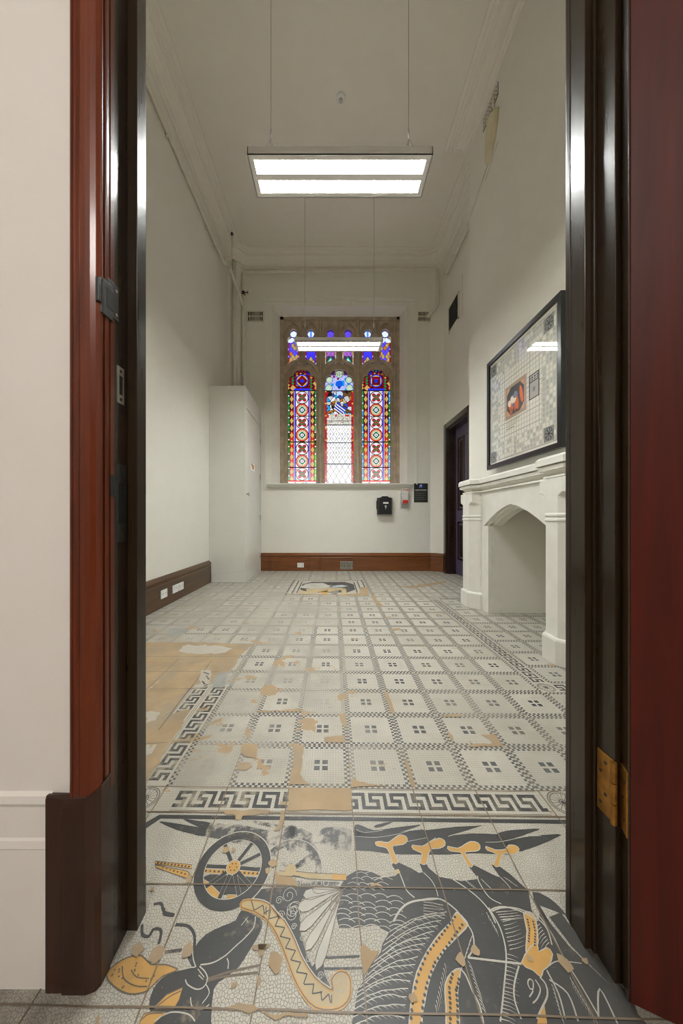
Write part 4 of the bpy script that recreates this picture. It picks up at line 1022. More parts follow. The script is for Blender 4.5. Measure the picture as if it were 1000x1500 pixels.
# ---------------------------------------------------------------- pendant light fittings
def emis(name, col, st):
    t = NT(name); e = t.n('ShaderNodeEmission'); e.inputs[0].default_value = rgba(col); e.inputs[1].default_value = st
    t.t.links.new(e.outputs[0], t.out.inputs[0]); return t.m
LAMP = 31.0
M_TUBE = emis('fluorescent_glow', (.96, 1.0, .99), LAMP)
M_FILL = emis('added_ceiling_fill', (1.0, .97, .88), 1.1)  # added glow that lifts the ceiling, not a known part of the fitting
M_LOUV = plain('louvre_metal', (.88, .87, .82), .35, .01)
def fitting(cx, y0, zb, label, xa, xb):
    y1 = y0+.285; W = .60; yc = (y0+y1)/2
    e = empty('pendant_light', (cx, yc, zb), label, 'light', 'twin-tube pendant lights')
    h = MB(); zt = zb+.052; x0, x1 = cx-W, cx+W
    tr_ = [(y0+.034, y0+.122), (y0+.163, y0+.251)]
    h.box(x0, x1, y0, y1, zt-.004, zt)
    for b in ((x0,x1,y0,y0+.004),(x0,x1,y1-.004,y1),(x0,x0+.004,y0,y1),(x1-.004,x1,y0,y1)): h.box(*b, zb, zt-.004)
    for b in ((x0,x1,y0,tr_[0][0]),(x0,x1,tr_[0][1],tr_[1][0]),(x0,x1,tr_[1][1],y1)): h.box(b[0], b[1], b[2], b[3], zb, zb+.003)
    for ya, yb in tr_:
        h.box(x0, x0+.035, ya, yb, zb, zb+.003); h.box(x1-.035, x1, ya, yb, zb, zb+.003)
        for b in ((x0+.035,x1-.035,ya-.001,ya),(x0+.035,x1-.035,yb,yb+.001),(x0+.034,x0+.035,ya,yb),(x1-.035,x1-.034,ya,yb)): h.box(*b, zb+.003, zb+.046)
    h.build('housing', M_METALW, e)
    for ya, yb in tr_:
        d = MB(); d.face([(x0+.036,ya+.001,zb+.042),(x1-.036,ya+.001,zb+.042),(x1-.036,yb-.001,zb+.042),(x0+.036,yb-.001,zb+.042)][::-1])
        d.build('lamp_tube', M_TUBE, e)
        l = MB(); n = 27
        for i in range(1, n):
            x = x0+.035+(2*W-.07)*i/n; l.box(x-.0006, x+.0006, ya+.001, yb-.001, zb+.002, zb+.017)
        l.build('louvre', M_LOUV, e)
    d = MB(); d.face([(x0+.05,y0+.05,zt+.001),(x1-.05,y0+.05,zt+.001),(x1-.05,y1-.05,zt+.001),(x0+.05,y1-.05,zt+.001)])
    d.build('added_fill_panel', M_FILL, e)  # added upward fill on the housing top
    for x in (xa, xb):
        c = MB(); c.tube([(x,yc,zt+.225),(x,yc,ZC)], .0022, 0, 6)
        for dx, dy in ((-.035,-.09),(.035,-.09),(-.035,.09),(.035,.09)): c.tube([(x,yc,zt+.225),(x+dx,yc+dy,zt)], .0014, 0, 5)
        cb = c.build('suspension_cable', M_STEEL, e)
        c = MB(); c.tube([(x,yc,zt+.218),(x,yc,zt+.275)], .006, 0, 8); c.build('cable_gripper', M_GREY, cb)
        c = MB(); c.tube([(x,yc,ZC-.03),(x,yc,ZC)], .02, 0, 12); c.build('ceiling_cup', M_GREY, cb)
    return e
L1 = fitting(.0485, 2.104, 3.356, 'larger, nearer white twin-tube light hanging on two wires from the ceiling', -.4245, .5236)
L2 = fitting(.083, 4.405, 3.405, 'smaller, farther white twin-tube light hanging in front of the stained glass window', -.385, .575)

# smoke detector
e = MB(); dx_, dy_ = .098, 3.9
e.loft([[(dx_+r*math.cos(i*math.pi/12), dy_+r*math.sin(i*math.pi/12), z_) for i in range(24)] for r, z_ in ((.055,ZC),(.055,ZC-.012),(.040,ZC-.03),(.026,ZC-.034))], sm=True)
sd = tag(e.build('smoke_detector', M_PLAST), 'small round detector on the ceiling beyond the nearer hanging light', 'detector')
e = MB(); e.loft([[(dx_+r*math.cos(i*math.pi/8), dy_+r*math.sin(i*math.pi/8), z_) for i in range(16)] for r, z_ in ((.022,ZC-.034),(.022,ZC-.05),(.01,ZC-.056))], sm=True); e.build('sensor', M_GREY, sd)

# ---------------------------------------------------------------- cabinet
cx0, cx1, cy0, cy1, ch = XL+.001, -1.377, 5.13, YB-.019, 3.097
cab = empty('cupboard', ((cx0+cx1)/2, (cy0+cy1)/2, 0), 'tall white built-in cupboard in the far left corner beside the window', 'cupboard')
w = MB(); w.prism([(cx0,cy0),(cx1-.02,cy0),(cx1-.02,cy1),(-1.69,cy1),(cx0,6.02)], .001, ch); w.box(cx1-.02, cx1, cy0, cy0+.06, .001, ch); w.box(cx1-.02, cx1, cy1-.05, cy1, .001, ch)
w.box(cx1-.02, cx1, cy0+.06, cy1-.05, ch-.32, ch); w.box(cx1-.02, cx1, cy0+.06, cy1-.05, .001, .03)
w.box(XL+.045, cx1+.012, cy0-.012, cy0, .001, .18); w.box(cx1, cx1+.012, cy0-.012, cy0+.06, .001, .18)
w.build('body', M_WHITE, cab, bevel=.004)
w = MB(); w.box(cx1-.0195, cx1-.009, cy0+.068, cy1-.056, .035, ch-.332); dr = w.build('door', M_WHITE, cab, bevel=.002)
for zq in (.25, .98, 1.75, 2.42):
    w = MB(); w.tube([(cx1+.002,cy1-.056,zq),(cx1+.002,cy1-.056,zq+.10)], .008, 0, 10); w.build('hinge', M_STEEL, dr)
w = MB(); w.tube([(cx1-.009,cy0+.12,1.40),(cx1+.03,cy0+.12,1.40)], .011, 0, 12); w.tube([(cx1+.03,cy0+.12,1.365),(cx1+.03,cy0+.12,1.425)], .008, 0, 10); w.build('handle', M_STEEL, dr)
w = MB(); fx_ = cx1-.009; w.box(fx_, fx_+.001, 5.53, 5.80, 1.835, 1.965, 0); w.box(fx_+.001, fx_+.0015, 5.60, 5.74, 1.86, 1.94, 1); w.box(fx_+.001, fx_+.0015, 5.555, 5.60, 1.91, 1.955, 2)
w.build('door_sticker', [M_PLAST, plain('orange_print', (.55,.22,.05), .4), M_BLACK], dr)

# ---------------------------------------------------------------- fireplace
fpz = empty('fireplace', (XB, 3.0, 0), 'white painted stone fireplace with a pointed arch on the right wall below the framed picture', 'fireplace')
BX = 1.64
def yz(a, b, c): return (c, a, b)
def arch_slab(x0, x1, leg, half, spring, apex, name):
    # front slab with an arched opening, as two side legs and a shaped lintel
    w = MB(); ya, yb = 2.30, 3.70
    w.box(x0, x1, ya, 3-half+.01, 0, spring); w.box(x0, x1, 3+leg, yb, 0, spring)
    top = 1.285; pts = []
    n = 14
    for i in range(n+1):
        t = i/n; yy = 3-half+half*t; zz_ = spring+(apex-spring)*(1-(1-t)**1.5); pts.append((yy, zz_))
    pts += [(6-p[0], p[1]) for p in pts[::-1][1:]]
    for i in range(len(pts)-1):
        (a0, z0), (a1, z1) = pts[i], pts[i+1]
        w.prism([(a0,z0),(a1,z1),(a1,top),(a0,top)], x0, x1, mp=yz)
    w.box(x0, x1, ya, 3-half, spring, top); w.box(x0, x1, 3+half, yb, spring, top)
    return w.build(name, M_MANTEL, fpz)
arch_slab(BX, BX+.035, .432, .535, .925, 1.135, 'surround')
arch_slab(BX+.0351, BX+.075, .438, .500, .925, 1.115, 'arch_moulding')
arch_slab(BX+.0751, XB+.02, .446, .455, .925, 1.095, 'arch_moulding')
def pil(yc, hw, name):
    w = MB(); ch_ = .085; fxx = 1.535
    def octo(d): return [(BX+.02,yc-hw-ch_-d),(fxx+ch_-d*.4,yc-hw-ch_-d),(fxx-d,yc-hw-d*.4),(fxx-d,yc+hw+d*.4),(fxx+ch_-d*.4,yc+hw+ch_+d),(BX+.02,yc+hw+ch_+d)]
    w.prism(octo(0), 0, 1.16)
    w.loft([[(x, y, z_) for x, y in octo(d)] for d, z_ in ((.022,.001),(.022,.165),(.016,.178),(0,.185))])
    for z0 in (.985, 1.02): w.loft([[(x, y, z_) for x, y in octo(d)] for d, z_ in ((0,z0-.004),(.007,z0),(.007,z0+.012),(0,z0+.022))])
    # square block with pointed stops
    w.loft([[(BX+.02,yc-hw-ch_,1.16),(fxx+ch_,yc-hw-ch_,1.16),(fxx,yc-hw,1.16),(fxx,yc+hw,1.16),(fxx+ch_,yc+hw+ch_,1.16),(BX+.02,yc+hw+ch_,1.16)],
            [(BX+.02,yc-hw-.075,1.185),(fxx+.004,yc-hw-.075,1.185),(fxx,yc-hw-.04,1.185),(fxx,yc+hw+.04,1.185),(fxx+.004,yc+hw+.075,1.185),(BX+.02,yc+hw+.075,1.185)],
            [(BX+.02,yc-hw-.075,1.285),(fxx+.004,yc-hw-.075,1.285),(fxx,yc-hw-.04,1.285),(fxx,yc+hw+.04,1.285),(fxx+.004,yc+hw+.075,1.285),(BX+.02,yc+hw+.075,1.285)]])
    for s_ in (-1, 1):   # small sunk triangle on the chamfer
        yy = yc+s_*(hw+.045); xx = fxx+.045
        w.face([(xx-.018, yy-s_*.018, 1.115), (xx+.018, yy+s_*.018, 1.115), (xx+.001, yy+s_*.001, 1.08)])
    w.build(name, M_MANTEL, fpz, bevel=.002)
pil(2.285, .062, 'pilaster'); pil(3.755, .085, 'pilaster')
w = MB()
def mline(d):
    c = .07; a0, a1 = 2.285-.155+d, 2.285+.135-d; b0, b1 = 3.58+d, 3.90-d; fx_ = 1.505+d; bx_ = 1.585+d
    return [(XB+.0, a0-c), (bx_, a0-c), (fx_, a0), (fx_, a1), (bx_-.03, a1+.035), (bx_, a1+.04), (bx_, b0-.06), (fx_, b0), (fx_, b1), (fx_+.06, b1+.06), (XB, b1+.06)]
for d0, d1_, z0, z1 in ((.060,.060,1.265,1.290),(.036,.036,1.290,1.303),(.036,.050,1.303,1.310),(.058,.034,1.310,1.343),(.014,.014,1.343,1.349),(.014,.008,1.349,1.368),(.034,.034,1.368,1.380),(.0,.0,1.380,1.422),(.0,.016,1.422,1.440)):
    w.loft([[(x, y, z0) for x, y in mline(d0)], [(x, y, z1) for x, y in mline(d1_)]])
w.build('mantel_shelf', M_MANTEL, fpz)
w = MB(); w.face([(XB+.02,FY0+.0,1.2495),(2.26,FY0,1.2495),(2.26,FY1,1.2495),(XB+.02,FY1,1.2495)]); w.box(1.85, 2.2, 2.75, 3.30, 1.19, 1.2495)
w.build('firebox_lining', plain('broken_plaster', (.33,.24,.12), .9, .4, 14, .8, 30), fpz)

# ---------------------------------------------------------------- framed picture
PX = 1.690; PY0, PY1, PZ0, PZ1 = 2.412, 3.572, 1.532, 2.695
pic = empty('framed_picture', (XB, 3.0, PZ0), 'large square black-framed print above the fireplace', 'picture')
w = MB(); fw = .042
for b in ((PY0,PY1,PZ0,PZ0+fw),(PY0,PY1,PZ1-fw,PZ1),(PY0,PY0+fw,PZ0+fw,PZ1-fw),(PY1-fw,PY1,PZ0+fw,PZ1-fw)): w.box(PX, PX+.036, *b)
w.box(PX+.02, PX+.034, PY0+fw, PY1-fw, PZ0+fw, PZ1-fw)
for yq in (PY0+.15, PY1-.15): w.box(PX+.036, XB, yq-.02, yq+.02, PZ1-.14, PZ1-.1); w.box(PX+.036, XB, yq-.02, yq+.02, PZ0+.1, PZ0+.14)
w.build('frame', M_BLACK, pic, bevel=.002)
def pic_fn(U, V):    # U: 0 (far/left of the photo) .. 1 (near/right), V: 0 top .. 1 bottom
    c = np.zeros(U.shape+(3,)); c[:] = C(214,212,198)
    gx = (U*26) % 1; gy = (V*26) % 1
    i = np.floor(U*26); j = np.floor(V*26); e = np.maximum(np.abs(U-.5), np.abs(V-.5))
    m = ((gx < .13) | (gy < .13)) & (e < .47); put(c, m, C(160,158,148))
    out = (e > .30) & (e < .47); hs = hashc(i, j)
    put(c, out & (hs > .45), C(176,177,167)); put(c, out & ((gx < .25) | (gy < .25)), C(190,189,178))
    put(c, out & (hs > .7) & (np.hypot(gx-.5, gy-.5) < .28), C(160,161,153))
    put(c, (e > .47), C(222,220,208)); put(c, np.abs(e-.47) < .002, C(110,110,105))
    for cx_, cy_ in ((.075,.085),(.885,.10),(.075,.925),(.885,.905)):
        cx_ = min(max(cx_, .075), .925); cy_ = min(max(cy_, .075), .925)
        s_ = np.maximum(np.abs(U-cx_), np.abs(V-cy_)) < .055; put(c, s_, C(130,130,125))
        r = np.hypot(U-cx_, V-cy_); th = np.arctan2(V-cy_, U-cx_)
        put(c, (r < .047) & (r > .042), C(40,42,42)); put(c, (r < .04) & (np.sin(th*8) > .3), C(60,62,62)); put(c, r < .012, C(40,42,42))
    # centre plate: generic stand-in in the same colours
    x = (U-.285)/.325; y = (V-.34)/.295; s_ = (x > 0) & (x < 1) & (y > 0) & (y < 1)
    put(c, s_, C(165,140,118)); inn = (x > .1) & (x < .9) & (y > .09) & (y < .91)
    put(c, inn, C(70,72,72)); corner = inn & ((np.abs(x-.5)/.4+np.abs(y-.5)/.41) > 1.55); put(c, corner, C(205,150,115))
    for bx, by, rx, ry, cc in ((.30,.62,.12,.18,C(215,105,50)),(.55,.60,.10,.24,C(220,105,45)),(.78,.48,.07,.26,C(215,100,45)),(.40,.48,.14,.12,C(225,218,200)),(.22,.55,.08,.10,C(225,215,200)),(.50,.38,.12,.10,C(120,120,150)),(.35,.28,.10,.08,C(60,75,85)),(.48,.76,.03,.12,C(225,70,50)),(.30,.80,.07,.10,C(170,90,50)),(.42,.66,.06,.06,C(100,120,155))):
        put(c, inn & (((x-bx-.2*(y-by))/rx)**2+((y-by)/ry)**2 < 1), cc)
    x = (U-.645)/.13; y = (V-.385)/.195; s_ = (x > 0) & (x < 1) & (y > 0) & (y < 1)
    put(c, s_, C(168,166,155)); bd = s_ & ((x < .07) | (x > .93) | (y > .95) | ((y > .28) & (y < .33)) | (y < .04)); put(c, bd, C(45,47,47))
    kk = s_ & (y > .06) & (y < .24) & (((x*12) % 3 < 1.6) & ((y*30) % 3 < 2)); put(c, kk, C(55,57,57)); put(c, s_ & (np.abs(x-.5) < .12) & (np.abs(y-.64) < .09) & (((np.floor(x*20)+np.floor(y*26)) % 2) == 0), C(60,62,62))
    for k_ in range(4): put(c, (np.abs(V-(.665+.018*k_)) < .003) & (U > .30) & (U < .30+.22-.03*k_), C(125,123,115))
    return c
n_ = 250; us = np.linspace(0, 1, n_+1); U, V = np.meshgrid((us[:-1]+us[1:])/2, (us[:-1]+us[1:])/2); cc = pic_fn(U, V)
ya, yb, za, zb_ = PY0+fw-.004, PY1-fw+.004, PZ0+fw-.004, PZ1-fw+.004
verts = [(PX+.019, yb-(yb-ya)*u_, zb_-(zb_-za)*v_) for v_ in us for u_ in us]; W_ = n_+1
faces = [(j*W_+i, (j+1)*W_+i, (j+1)*W_+i+1, j*W_+i+1) for j in range(n_) for i in range(n_)]
me = bpy.data.meshes.new('print'); me.from_pydata(verts, [], faces)
t = NT('printed_sheet'); a_ = t.n('ShaderNodeVertexColor'); a_.layer_name = 'Col'
me.materials.append(t.bsdf(a_.outputs[0], .6, Coat_Weight=1.0, Coat_Roughness=.03, Coat_IOR=1.5))
at = me.color_attributes.new('Col', 'FLOAT_COLOR', 'CORNER'); full = np.ones((n_*n_, 4, 4), dtype=np.float32); full[:, :, :3] = cc.reshape(-1, 1, 3); at.data.foreach_set('color', full.ravel())
o = bpy.data.objects.new('print', me); COL.objects.link(o); link_to(o, pic)

# ---------------------------------------------------------------- pipes
def pipe(name, pts, r, label, mat=M_PIPE, coll=None, cat='pipe'):
    w = MB(); w.tube(smooth_path(pts, .05), r, 0, 14)
    o = tag(w.build(name, mat), label, cat)
    if coll:
        for a_, b_ in coll:
            c = MB(); c.tube([a_, b_], r*1.25, 0, 14); c.build('coupling', mat, o)
    return o
pipe('sprinkler_pipe', [(XL+.0335,.83,5.50),(XL+.0335,5.42,5.50),(-1.86,5.60,5.39),(-1.80,5.62,5.39),(-1.66,5.80,5.00),(-1.62,5.88,4.86)], .026, 'cream pipe running along the left wall under the cornice',
     coll=[((XL+.0335,5.35,5.50),(XL+.0335,5.42,5.50)), ((-1.79,5.64,5.36),(-1.76,5.67,5.28))])
spk = [o_ for o_ in COL.objects if o_.name == 'sprinkler_pipe'][0]
for yy in (1.4, 2.6, 3.8, 5.0):
    c = MB(); c.box(XL, XL+.034, yy-.012, yy+.012, 5.468, 5.474); c.box(XL, XL+.004, yy-.015, yy+.015, 5.44, 5.56); c.build('bracket', M_PIPE, spk)
bp = pipe('water_pipe', [(-1.705,6.21,3.11),(-1.705,6.21,5.70),(1.97,6.12,5.70),(1.97,6.12,5.04),(1.80,6.17,4.83)], .030, 'cream pipe across the back wall above the stained glass window',
     coll=[((1.97,6.12,5.62),(1.97,6.12,5.67)), ((1.90,6.1225,5.70),(1.945,6.1215,5.70))])
pipe('heating_pipe', [(XR-.045,YC1+.01,5.44),(XR-.045,5.88,5.44),(XR-.045,5.93,5.50)], .030, 'cream pipe high on the right wall beyond the chimney breast', coll=[((XR-.045,5.45,5.44),(XR-.045,5.50,5.44)), ((XR-.045,5.86,5.44),(XR-.045,5.90,5.44))])
dp = pipe('drop_pipe', [(-1.74,5.63,5.93),(-1.74,5.63,5.48),(-1.86,5.56,5.45)], .012, 'thin short pipe dropping from the ceiling into the left corner')
c = MB(); c.tube([(-1.74,5.63,5.90),(-1.74,5.63,5.94)], .022, 0, 12); c.build('ceiling_rose', M_IRON, dp)
for x, y, r in ((-1.83, 6.13, .045), (-1.90, 6.03, .03)):
    pass
rp = MB(); rp.tube([(-1.83,6.07,3.10),(-1.83,6.07,5.80)], .035, 0, 14); tag(rp.build('riser_pipe', M_PIPE), 'vertical cream pipe rising behind the cupboard in the left corner', 'pipe')
v_ = MB(); v_.tube([(-1.665,6.13,5.255),(-1.665,6.19,5.255)], .012, 0, 8); v_.loft([[(-1.70+dxx, 6.12+.03*math.cos(a_), 5.255+.03*math.sin(a_)) for a_ in [i*math.pi/6 for i in range(12)]] for dxx in (0,.045)], sm=True); v_.tube([(-1.66,6.12,5.255),(-1.60,6.12,5.255)], .009, 0, 8)
va = tag(v_.build('stop_valve', M_IRON), 'small black valve with red handle on the pipe above the cupboard', 'valve')
v_ = MB(); v_.loft([[(-1.60+dxx, 6.12+.024*math.cos(a_), 5.255+.024*math.sin(a_)) for a_ in [i*math.pi/6 for i in range(12)]] for dxx in (0,.01)]); v_.build('handwheel', plain('red_paint', (.35,.05,.02), .5), va)

# ---------------------------------------------------------------- vents
def louvre_vent(x, z0, wdt, hgt, y, label, rows, cols, nm='wall_vent'):
    e = MB(); th = .010; cw = wdt*.84/cols; g = wdt*.08
    e.box(x, x+wdt, y-.003, y, z0, z0+hgt, 1)
    e.box(x, x+wdt, y-th, y-.003, z0, z0+hgt*.07); e.box(x, x+wdt, y-th, y-.003, z0+hgt*.93, z0+hgt)
    e.box(x, x+g, y-th, y-.003, z0+hgt*.07, z0+hgt*.93); e.box(x+wdt-g, x+wdt, y-th, y-.003, z0+hgt*.07, z0+hgt*.93)
    for r_ in range(1, rows): zz_ = z0+hgt*.07+hgt*.86*r_/rows; e.box(x+g, x+wdt-g, y-th, y-.003, zz_-.010, zz_+.010)
    for c_ in range(1, cols): xx = x+g+cw*c_; e.box(xx-cw*.22, xx+cw*.22, y-th, y-.003, z0+hgt*.07, z0+hgt*.93)
    return tag(e.build(nm, [M_PIPE, M_DARK]), label, 'vent')
louvre_vent(-1.655, 4.80, .335, .205, YB, 'cream louvred vent high on the back wall, left of the window', 2, 10)
louvre_vent(1.63, 4.80, .30, .200, YB, 'cream louvred vent high on the back wall, right of the window', 2, 10)
g = MB(); g.box(.145, .385, YB-.048, YB-.0445, .035, .190, 1)
for i in range(11): x = .150+i*.0225; g.box(x, x+.007, YB-.053, YB-.048, .035, .190)
for i in range(6): zz_ = .037+i*.0285; g.box(.145, .385, YB-.052, YB-.048, zz_, zz_+.007)
tag(g.build('skirting_vent', [plain('tarnished_metal', (.50,.48,.42), .35, .2, 30, Metallic=.6), M_DARK]), 'metal lattice vent set in the back skirting board', 'vent')
g = MB(); g.box(XR-.014, XR-.010, 5.42, 5.84, 4.345, 4.765, 1)
for b in ((5.40,5.86,4.33,4.35),(5.40,5.86,4.76,4.78),(5.40,5.42,4.33,4.78),(5.84,5.86,4.33,4.78)): g.box(XR-.020, XR, b[0], b[1], b[2], b[3], 0)
for i in range(5): yy = 5.48+i*.072; g.box(XR-.018, XR-.014, yy, yy+.006, 4.35, 4.76, 2)
for i in range(14): zz_ = 4.37+i*.028; g.box(XR-.017, XR-.014, 5.42, 5.84, zz_, zz_+.005, 2)
g.box(XR-.008, XR, 5.26, 5.27, 4.30, 4.95, 0)
tag(g.build('square_vent', [M_PIPE, M_DARK, M_IRON]), 'square dark mesh vent high on the right wall above the doorway', 'vent')
g = MB(); y0, y1, z0, z1 = 3.50, 3.84, 5.56, 5.70
g.box(XB-.006, XB, y0, y1, z0, z1, 1)
for i in range(10): yy = y0+i*(y1-y0)/9.6; g.box(XB-.014, XB-.006, yy, yy+.010, z0, z1, 0)
for i in range(4): zz_ = z0+i*.045; g.box(XB-.013, XB-.006, y0, y1, zz_, zz_+.008, 0)
tag(g.build('pierced_vent', [M_PIPE, M_DARK]), 'small dark pierced vent just under the cornice on the chimney breast', 'vent')
# plaster cowl on the breast with its cable
cw = MB(); rings = []
for zq, r, yc_ in ((5.42,.075,3.58),(5.40,.085,3.58),(5.30,.085,3.60),(5.18,.075,3.64),(5.08,.06,3.68),(5.05,.04,3.69)):
    rings.append([(XB-.0-r*.9*math.sin(a_), yc_-.0+r*1.2*math.cos(a_), zq) for a_ in [math.pi*i/12 for i in range(13)]])
cw.loft(rings, sm=True)
cwo = tag(cw.build('wall_cowl', M_CREAM), 'yellowed bell-shaped cowl fixed high on the chimney breast', 'fitting')
c = MB(); c.tube([(XB-.012,3.58,5.40),(XB-.012,3.58,5.66)], .010, 0, 8); c.build('conduit', M_PIPE, cwo)
c = MB(); c.tube([(XB-.008,3.69,5.06),(XB-.008,4.22,5.05-.16)], .006, 0, 6); c.build('cable', M_PIPE, cwo)
c = MB(); c.tube([(XB-.003,3.50,5.06),(XB-.003,3.78,4.94)], .0025, 0, 5); c.build('cable', M_GREY, cwo)

# ---------------------------------------------------------------- power points
def outlet(p, ax, wd, ht, label, grp='power points on the skirting'):
    """ax 'x': on the back skirting; 'y': on the left skirting"""
    e = MB(); m = (lambda a, b, c: (p[0]+a, p[1]-c, p[2]+b)) if ax == 'x' else (lambda a, b, c: (p[0]+c, p[1]-a, p[2]+b))
    e.prism([(0,0),(wd,0),(wd,ht),(0,ht)], 0, .009, 0, m)
    o = tag(e.build('power_point', M_PLAST, bevel=.002), label, 'socket', grp)
    for k in range(2):
        e = MB(); x = wd*(.28+.44*k)
        for dx_, s_ in ((-.008, .5), (.008, -.5)):
            e.prism([(x+dx_-.002,ht*.50),(x+dx_+.002,ht*.50),(x+dx_+.002+s_*.006,ht*.64),(x+dx_-.002+s_*.006,ht*.64)], .009, .0094, 0, m)
        e.prism([(x-.001,ht*.30),(x+.001,ht*.30),(x+.001,ht*.42),(x-.001,ht*.42)], .009, .0094, 0, m)
        e.build('socket_slots', M_DARK, o)
    for k in range(2):
        e = MB(); x = wd*(.28+.44*k); e.prism([(x-.006,ht*.74),(x+.006,ht*.74),(x+.006,ht*.9),(x-.006,ht*.9)], .009, .012, 0, m)
        e.build('switch', M_METALW, o)
    return o
outlet((-.675, YB-.038, .068), 'x', .125, .088, 'white power point on the back skirting below the window')
SXF = XL+.038
outlet((SXF, 3.755, .105), 'y', .135, .095, 'white power point on the left skirting, nearest the doorway')
outlet((SXF, 4.02, .105), 'y', .135, .095, 'nearer of two adjoining white power points on the left skirting')
outlet((SXF, 4.165, .105), 'y', .135, .095, 'farther of two adjoining white power points on the left skirting')

# ---------------------------------------------------------------- wall items on the back wall
def bx(px): return (px-487)/75.96
def bz(py): return 1+(760-py)/75.96
td = empty('towel_dispenser', (.99, YB, 1.08), 'black paper towel dispenser on the back wall below the window sill', 'dispenser')
w = MB()
x0, x1, z0, z1 = .852, 1.138, 1.085, 1.40
w.loft([[(x, YB-y, z_) for x, y in ((x0,.001),(x0,d*.55),(x0+.03,d),(x1-.03,d),(x1,d*.55),(x1,.001))] for z_, d in ((z0,.10),(z0+.01,.125),((z0+z1)/2,.135),(z1-.01,.125),(z1,.11))])
w.build('cover', M_BLACK, td, bevel=.004)
w = MB(); w.loft([[(x, YB-y, z_) for x, y in ((xa,.001),(xa,.08),(xb,.08),(xb,.001))] for z_, xa, xb in ((z1,.90,1.09),(z1+.022,.935,1.055),(z1+.03,.95,1.04))]); w.build('top_latch', M_BLACK, td, bevel=.003)
w = MB(); w.box(x0-.014, x0, YB-.07, YB-.02, z0+.10, z0+.26); w.build('side_knob', M_BLACK, td)
w = MB(); w.box(.952, 1.052, YB-.1375, YB-.134, 1.285, 1.315); w.build('paper_label', M_PLAST, td)
w = MB(); w.box(.995, 1.008, YB-.138, YB-.1335, 1.18, 1.26); w.box(.985, 1.02, YB-.1365, YB-.133, 1.22, 1.25); w.build('printed_mark', M_GREY, td)
w = MB(); w.box(.975, 1.005, YB-.012, YB-.001, 1.45, 1.475); w.build('hook', M_PLAST, td)
sd_ = empty('soap_dispenser', (1.38, YB, 1.25), 'clear soap dispenser with a red push bar under the right end of the sill', 'dispenser')
w = MB(); w.loft([[(x, YB-y, z_) for x, y in ((1.38-h_,.001),(1.38-h_,d),(1.38+h_,d),(1.38+h_,.001))] for z_, h_, d in ((1.285,.052,.07),(1.31,.056,.095),(1.50,.062,.10),(1.555,.066,.09))])
w.build('bottle', plain('pale_soap_bottle', (.66,.65,.62), .25, .05), sd_, bevel=.006)
w = MB(); w.box(1.325, 1.435, YB-.10, YB-.001, 1.545, 1.575); w.build('cap', M_PLAST, sd_)
w = MB(); w.loft([[(1.38+.052*s_*math.cos(a_), YB-.085-.025*s_*math.sin(a_)-.01, z_) for a_ in [math.pi*i/8 for i in range(9)]] for z_, s_ in ((1.292,.8),(1.305,1.0),(1.345,1.0),(1.358,.85))], sm=True); w.build('push_bar', M_RED, sd_)
w = MB()
w.prism([(1.325,1.555),(1.435,1.555),(1.437,1.53),(1.38,1.545),(1.325,1.548)], .1012, .1020, mp=lambda a, b, c: (a, YB-c, b)); w.build('orange_stripe', plain('orange_label', (.7,.12,.03), .4), sd_)
w = MB(); w.box(1.31, 1.325, YB-.05, YB-.001, 1.22, 1.50); w.box(1.435, 1.45, YB-.05, YB-.001, 1.22, 1.50); w.box(1.31, 1.45, YB-.012, YB-.001, 1.20, 1.50); w.build('back_plate', M_GREY, sd_)
# dark wall sign
sx0, sx1, sz0, sz1 = bx(606.2), bx(626.2), bz(735.8), bz(708.2)
w = MB(); w.box(sx0, sx1, YB-.006, YB-.0005, sz0, sz1); sg = tag(w.build('information_sign', plain('sign_black', (.010,.011,.011), .35)), 'black information sign with a blue emblem on the back wall beside the right corner', 'sign')
w = MB(); ex, ez = (sx0+sx1)/2, sz1-.05
w.prism([(ex-.035,ez+.02),(ex+.005,ez+.035),(ex+.04,ez-.005),(ex+.015,ez-.04),(ex-.02,ez-.02)], .0062, .0068, mp=lambda a, b, c: (a, YB-c, b)); em = w.build('emblem', plain('emblem_blue', (.03,.08,.42), .4), sg)
w = MB(); w.prism([(ex-.03,ez+.012),(ex+.008,ez+.020),(ex+.022,ez+.04),(ex+.012,ez+.005),(ex+.0,ez-.01),(ex-.012,ez+.004)], .0069, .0074, mp=lambda a, b, c: (a, YB-c, b)); w.prism([(ex-.032,ez-.012),(ex-.012,ez-.008),(ex-.015,ez-.028),(ex-.03,ez-.025)], .0069, .0074, mp=lambda a, b, c: (a, YB-c, b)); w.build('emblem_highlight', plain('emblem_pale', (.55,.65,.85), .4), em)
w = MB(); x = sx0+.022; rr_ = random.Random(4)
while x < sx1-.028:      # heading, illegible at this size: a row of short marks
    l = rr_.uniform(.008, .018); w.box(x, min(x+l, sx1-.02), YB-.0068, YB-.0061, sz1-.134, sz1-.134+rr_.uniform(.010, .014)); x += l+.004
w.build('heading', M_PLAST, sg)
w = MB()
for k in range(9):
    x = sx0+.022; end = sx1-.025-(.05 if k in (2, 5, 8) else 0)
    while x < end: l = rr_.uniform(.01, .03); w.box(x, min(x+l, end), YB-.0066, YB-.0061, sz1-.168-.020*k, sz1-.163-.020*k); x += l+.005
w.build('small_print', plain('sign_grey', (.16,.16,.15), .5), sg)

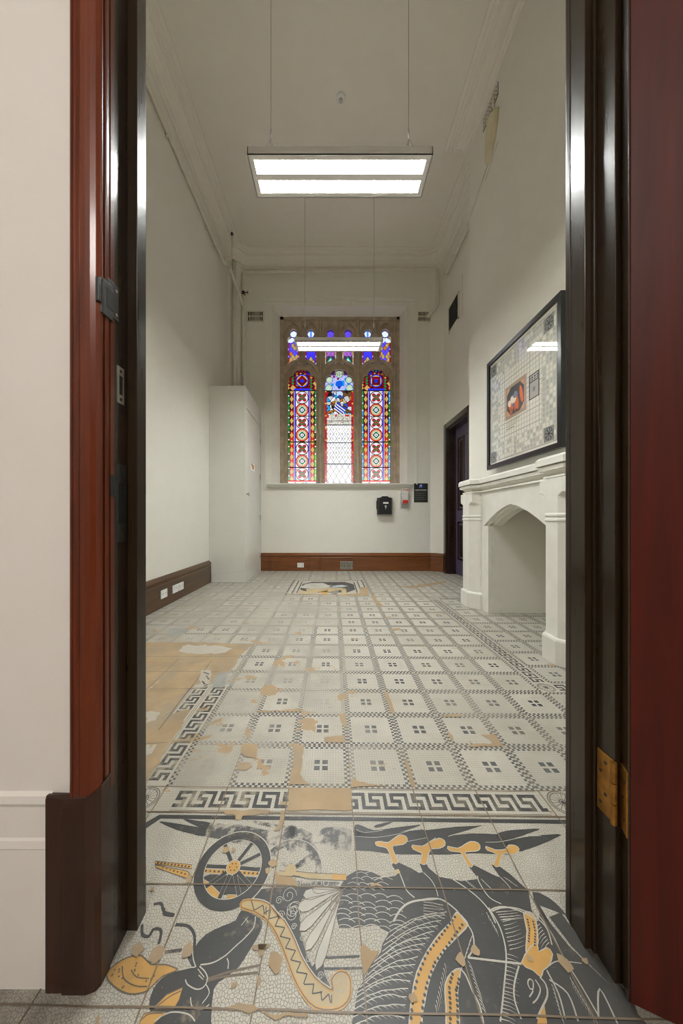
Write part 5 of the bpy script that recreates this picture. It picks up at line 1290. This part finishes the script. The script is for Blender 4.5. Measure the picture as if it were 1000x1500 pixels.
# ---------------------------------------------------------------- lights, world, camera
wd = bpy.data.worlds.new('sky'); sc.world = wd; wd.use_nodes = True; nt = wd.node_tree; nt.nodes.clear()
o_ = nt.nodes.new('ShaderNodeOutputWorld'); b_ = nt.nodes.new('ShaderNodeBackground'); tc = nt.nodes.new('ShaderNodeTexCoord'); sp_ = nt.nodes.new('ShaderNodeSeparateXYZ'); cr_ = nt.nodes.new('ShaderNodeValToRGB')
nt.links.new(tc.outputs['Generated'], sp_.inputs[0]); nt.links.new(sp_.outputs[2], cr_.inputs[0]); nt.links.new(cr_.outputs[0], b_.inputs[0]); nt.links.new(b_.outputs[0], o_.inputs[0])
cr_.color_ramp.elements[0].position = .0; cr_.color_ramp.elements[0].color = (1.0, 1.0, 1.0, 1); cr_.color_ramp.elements[1].position = .55; cr_.color_ramp.elements[1].color = (.62, .72, 1.0, 1)
b_.inputs[1].default_value = .33
# unseen lamp added to light the corridor side of the doorway
cl = MB(); cl.loft([[(-.25+r*math.cos(i*math.pi/16), -2.3+r*math.sin(i*math.pi/16), z_) for i in range(32)] for r, z_ in ((.42,3.599),(.44,3.56),(.38,3.50),(.22,3.46))], sm=True)
clo = tag(cl.build('added_corridor_lamp', emis('added_lamp_glow', (1.0,.98,.93), 11.5)), 'added unseen round lamp on the corridor ceiling behind the viewer', 'light')

cam = bpy.data.cameras.new('camera'); co = bpy.data.objects.new('camera', cam); COL.objects.link(co); sc.camera = co
co.location = (0, 0, 1.0); co.rotation_euler = (math.pi/2, 0, 0)
cam.sensor_fit = 'HORIZONTAL'; cam.sensor_width = 36; cam.lens = 36*F/1000; cam.shift_x = .013; cam.shift_y = .010; cam.clip_start = .02
sc.view_settings.view_transform = 'Standard'; sc.view_settings.look = 'None'; sc.view_settings.gamma = 1; sc.view_settings.exposure = 2.0; sc.view_settings.use_curve_mapping = False
sc.cycles.use_denoising = True; sc.cycles.filter_width = 1.0
try: sc.cycles.denoiser = 'OPENIMAGEDENOISE'
except Exception: pass
sc.cycles.max_bounces = 10; sc.cycles.diffuse_bounces = 6; sc.cycles.transparent_max_bounces = 12
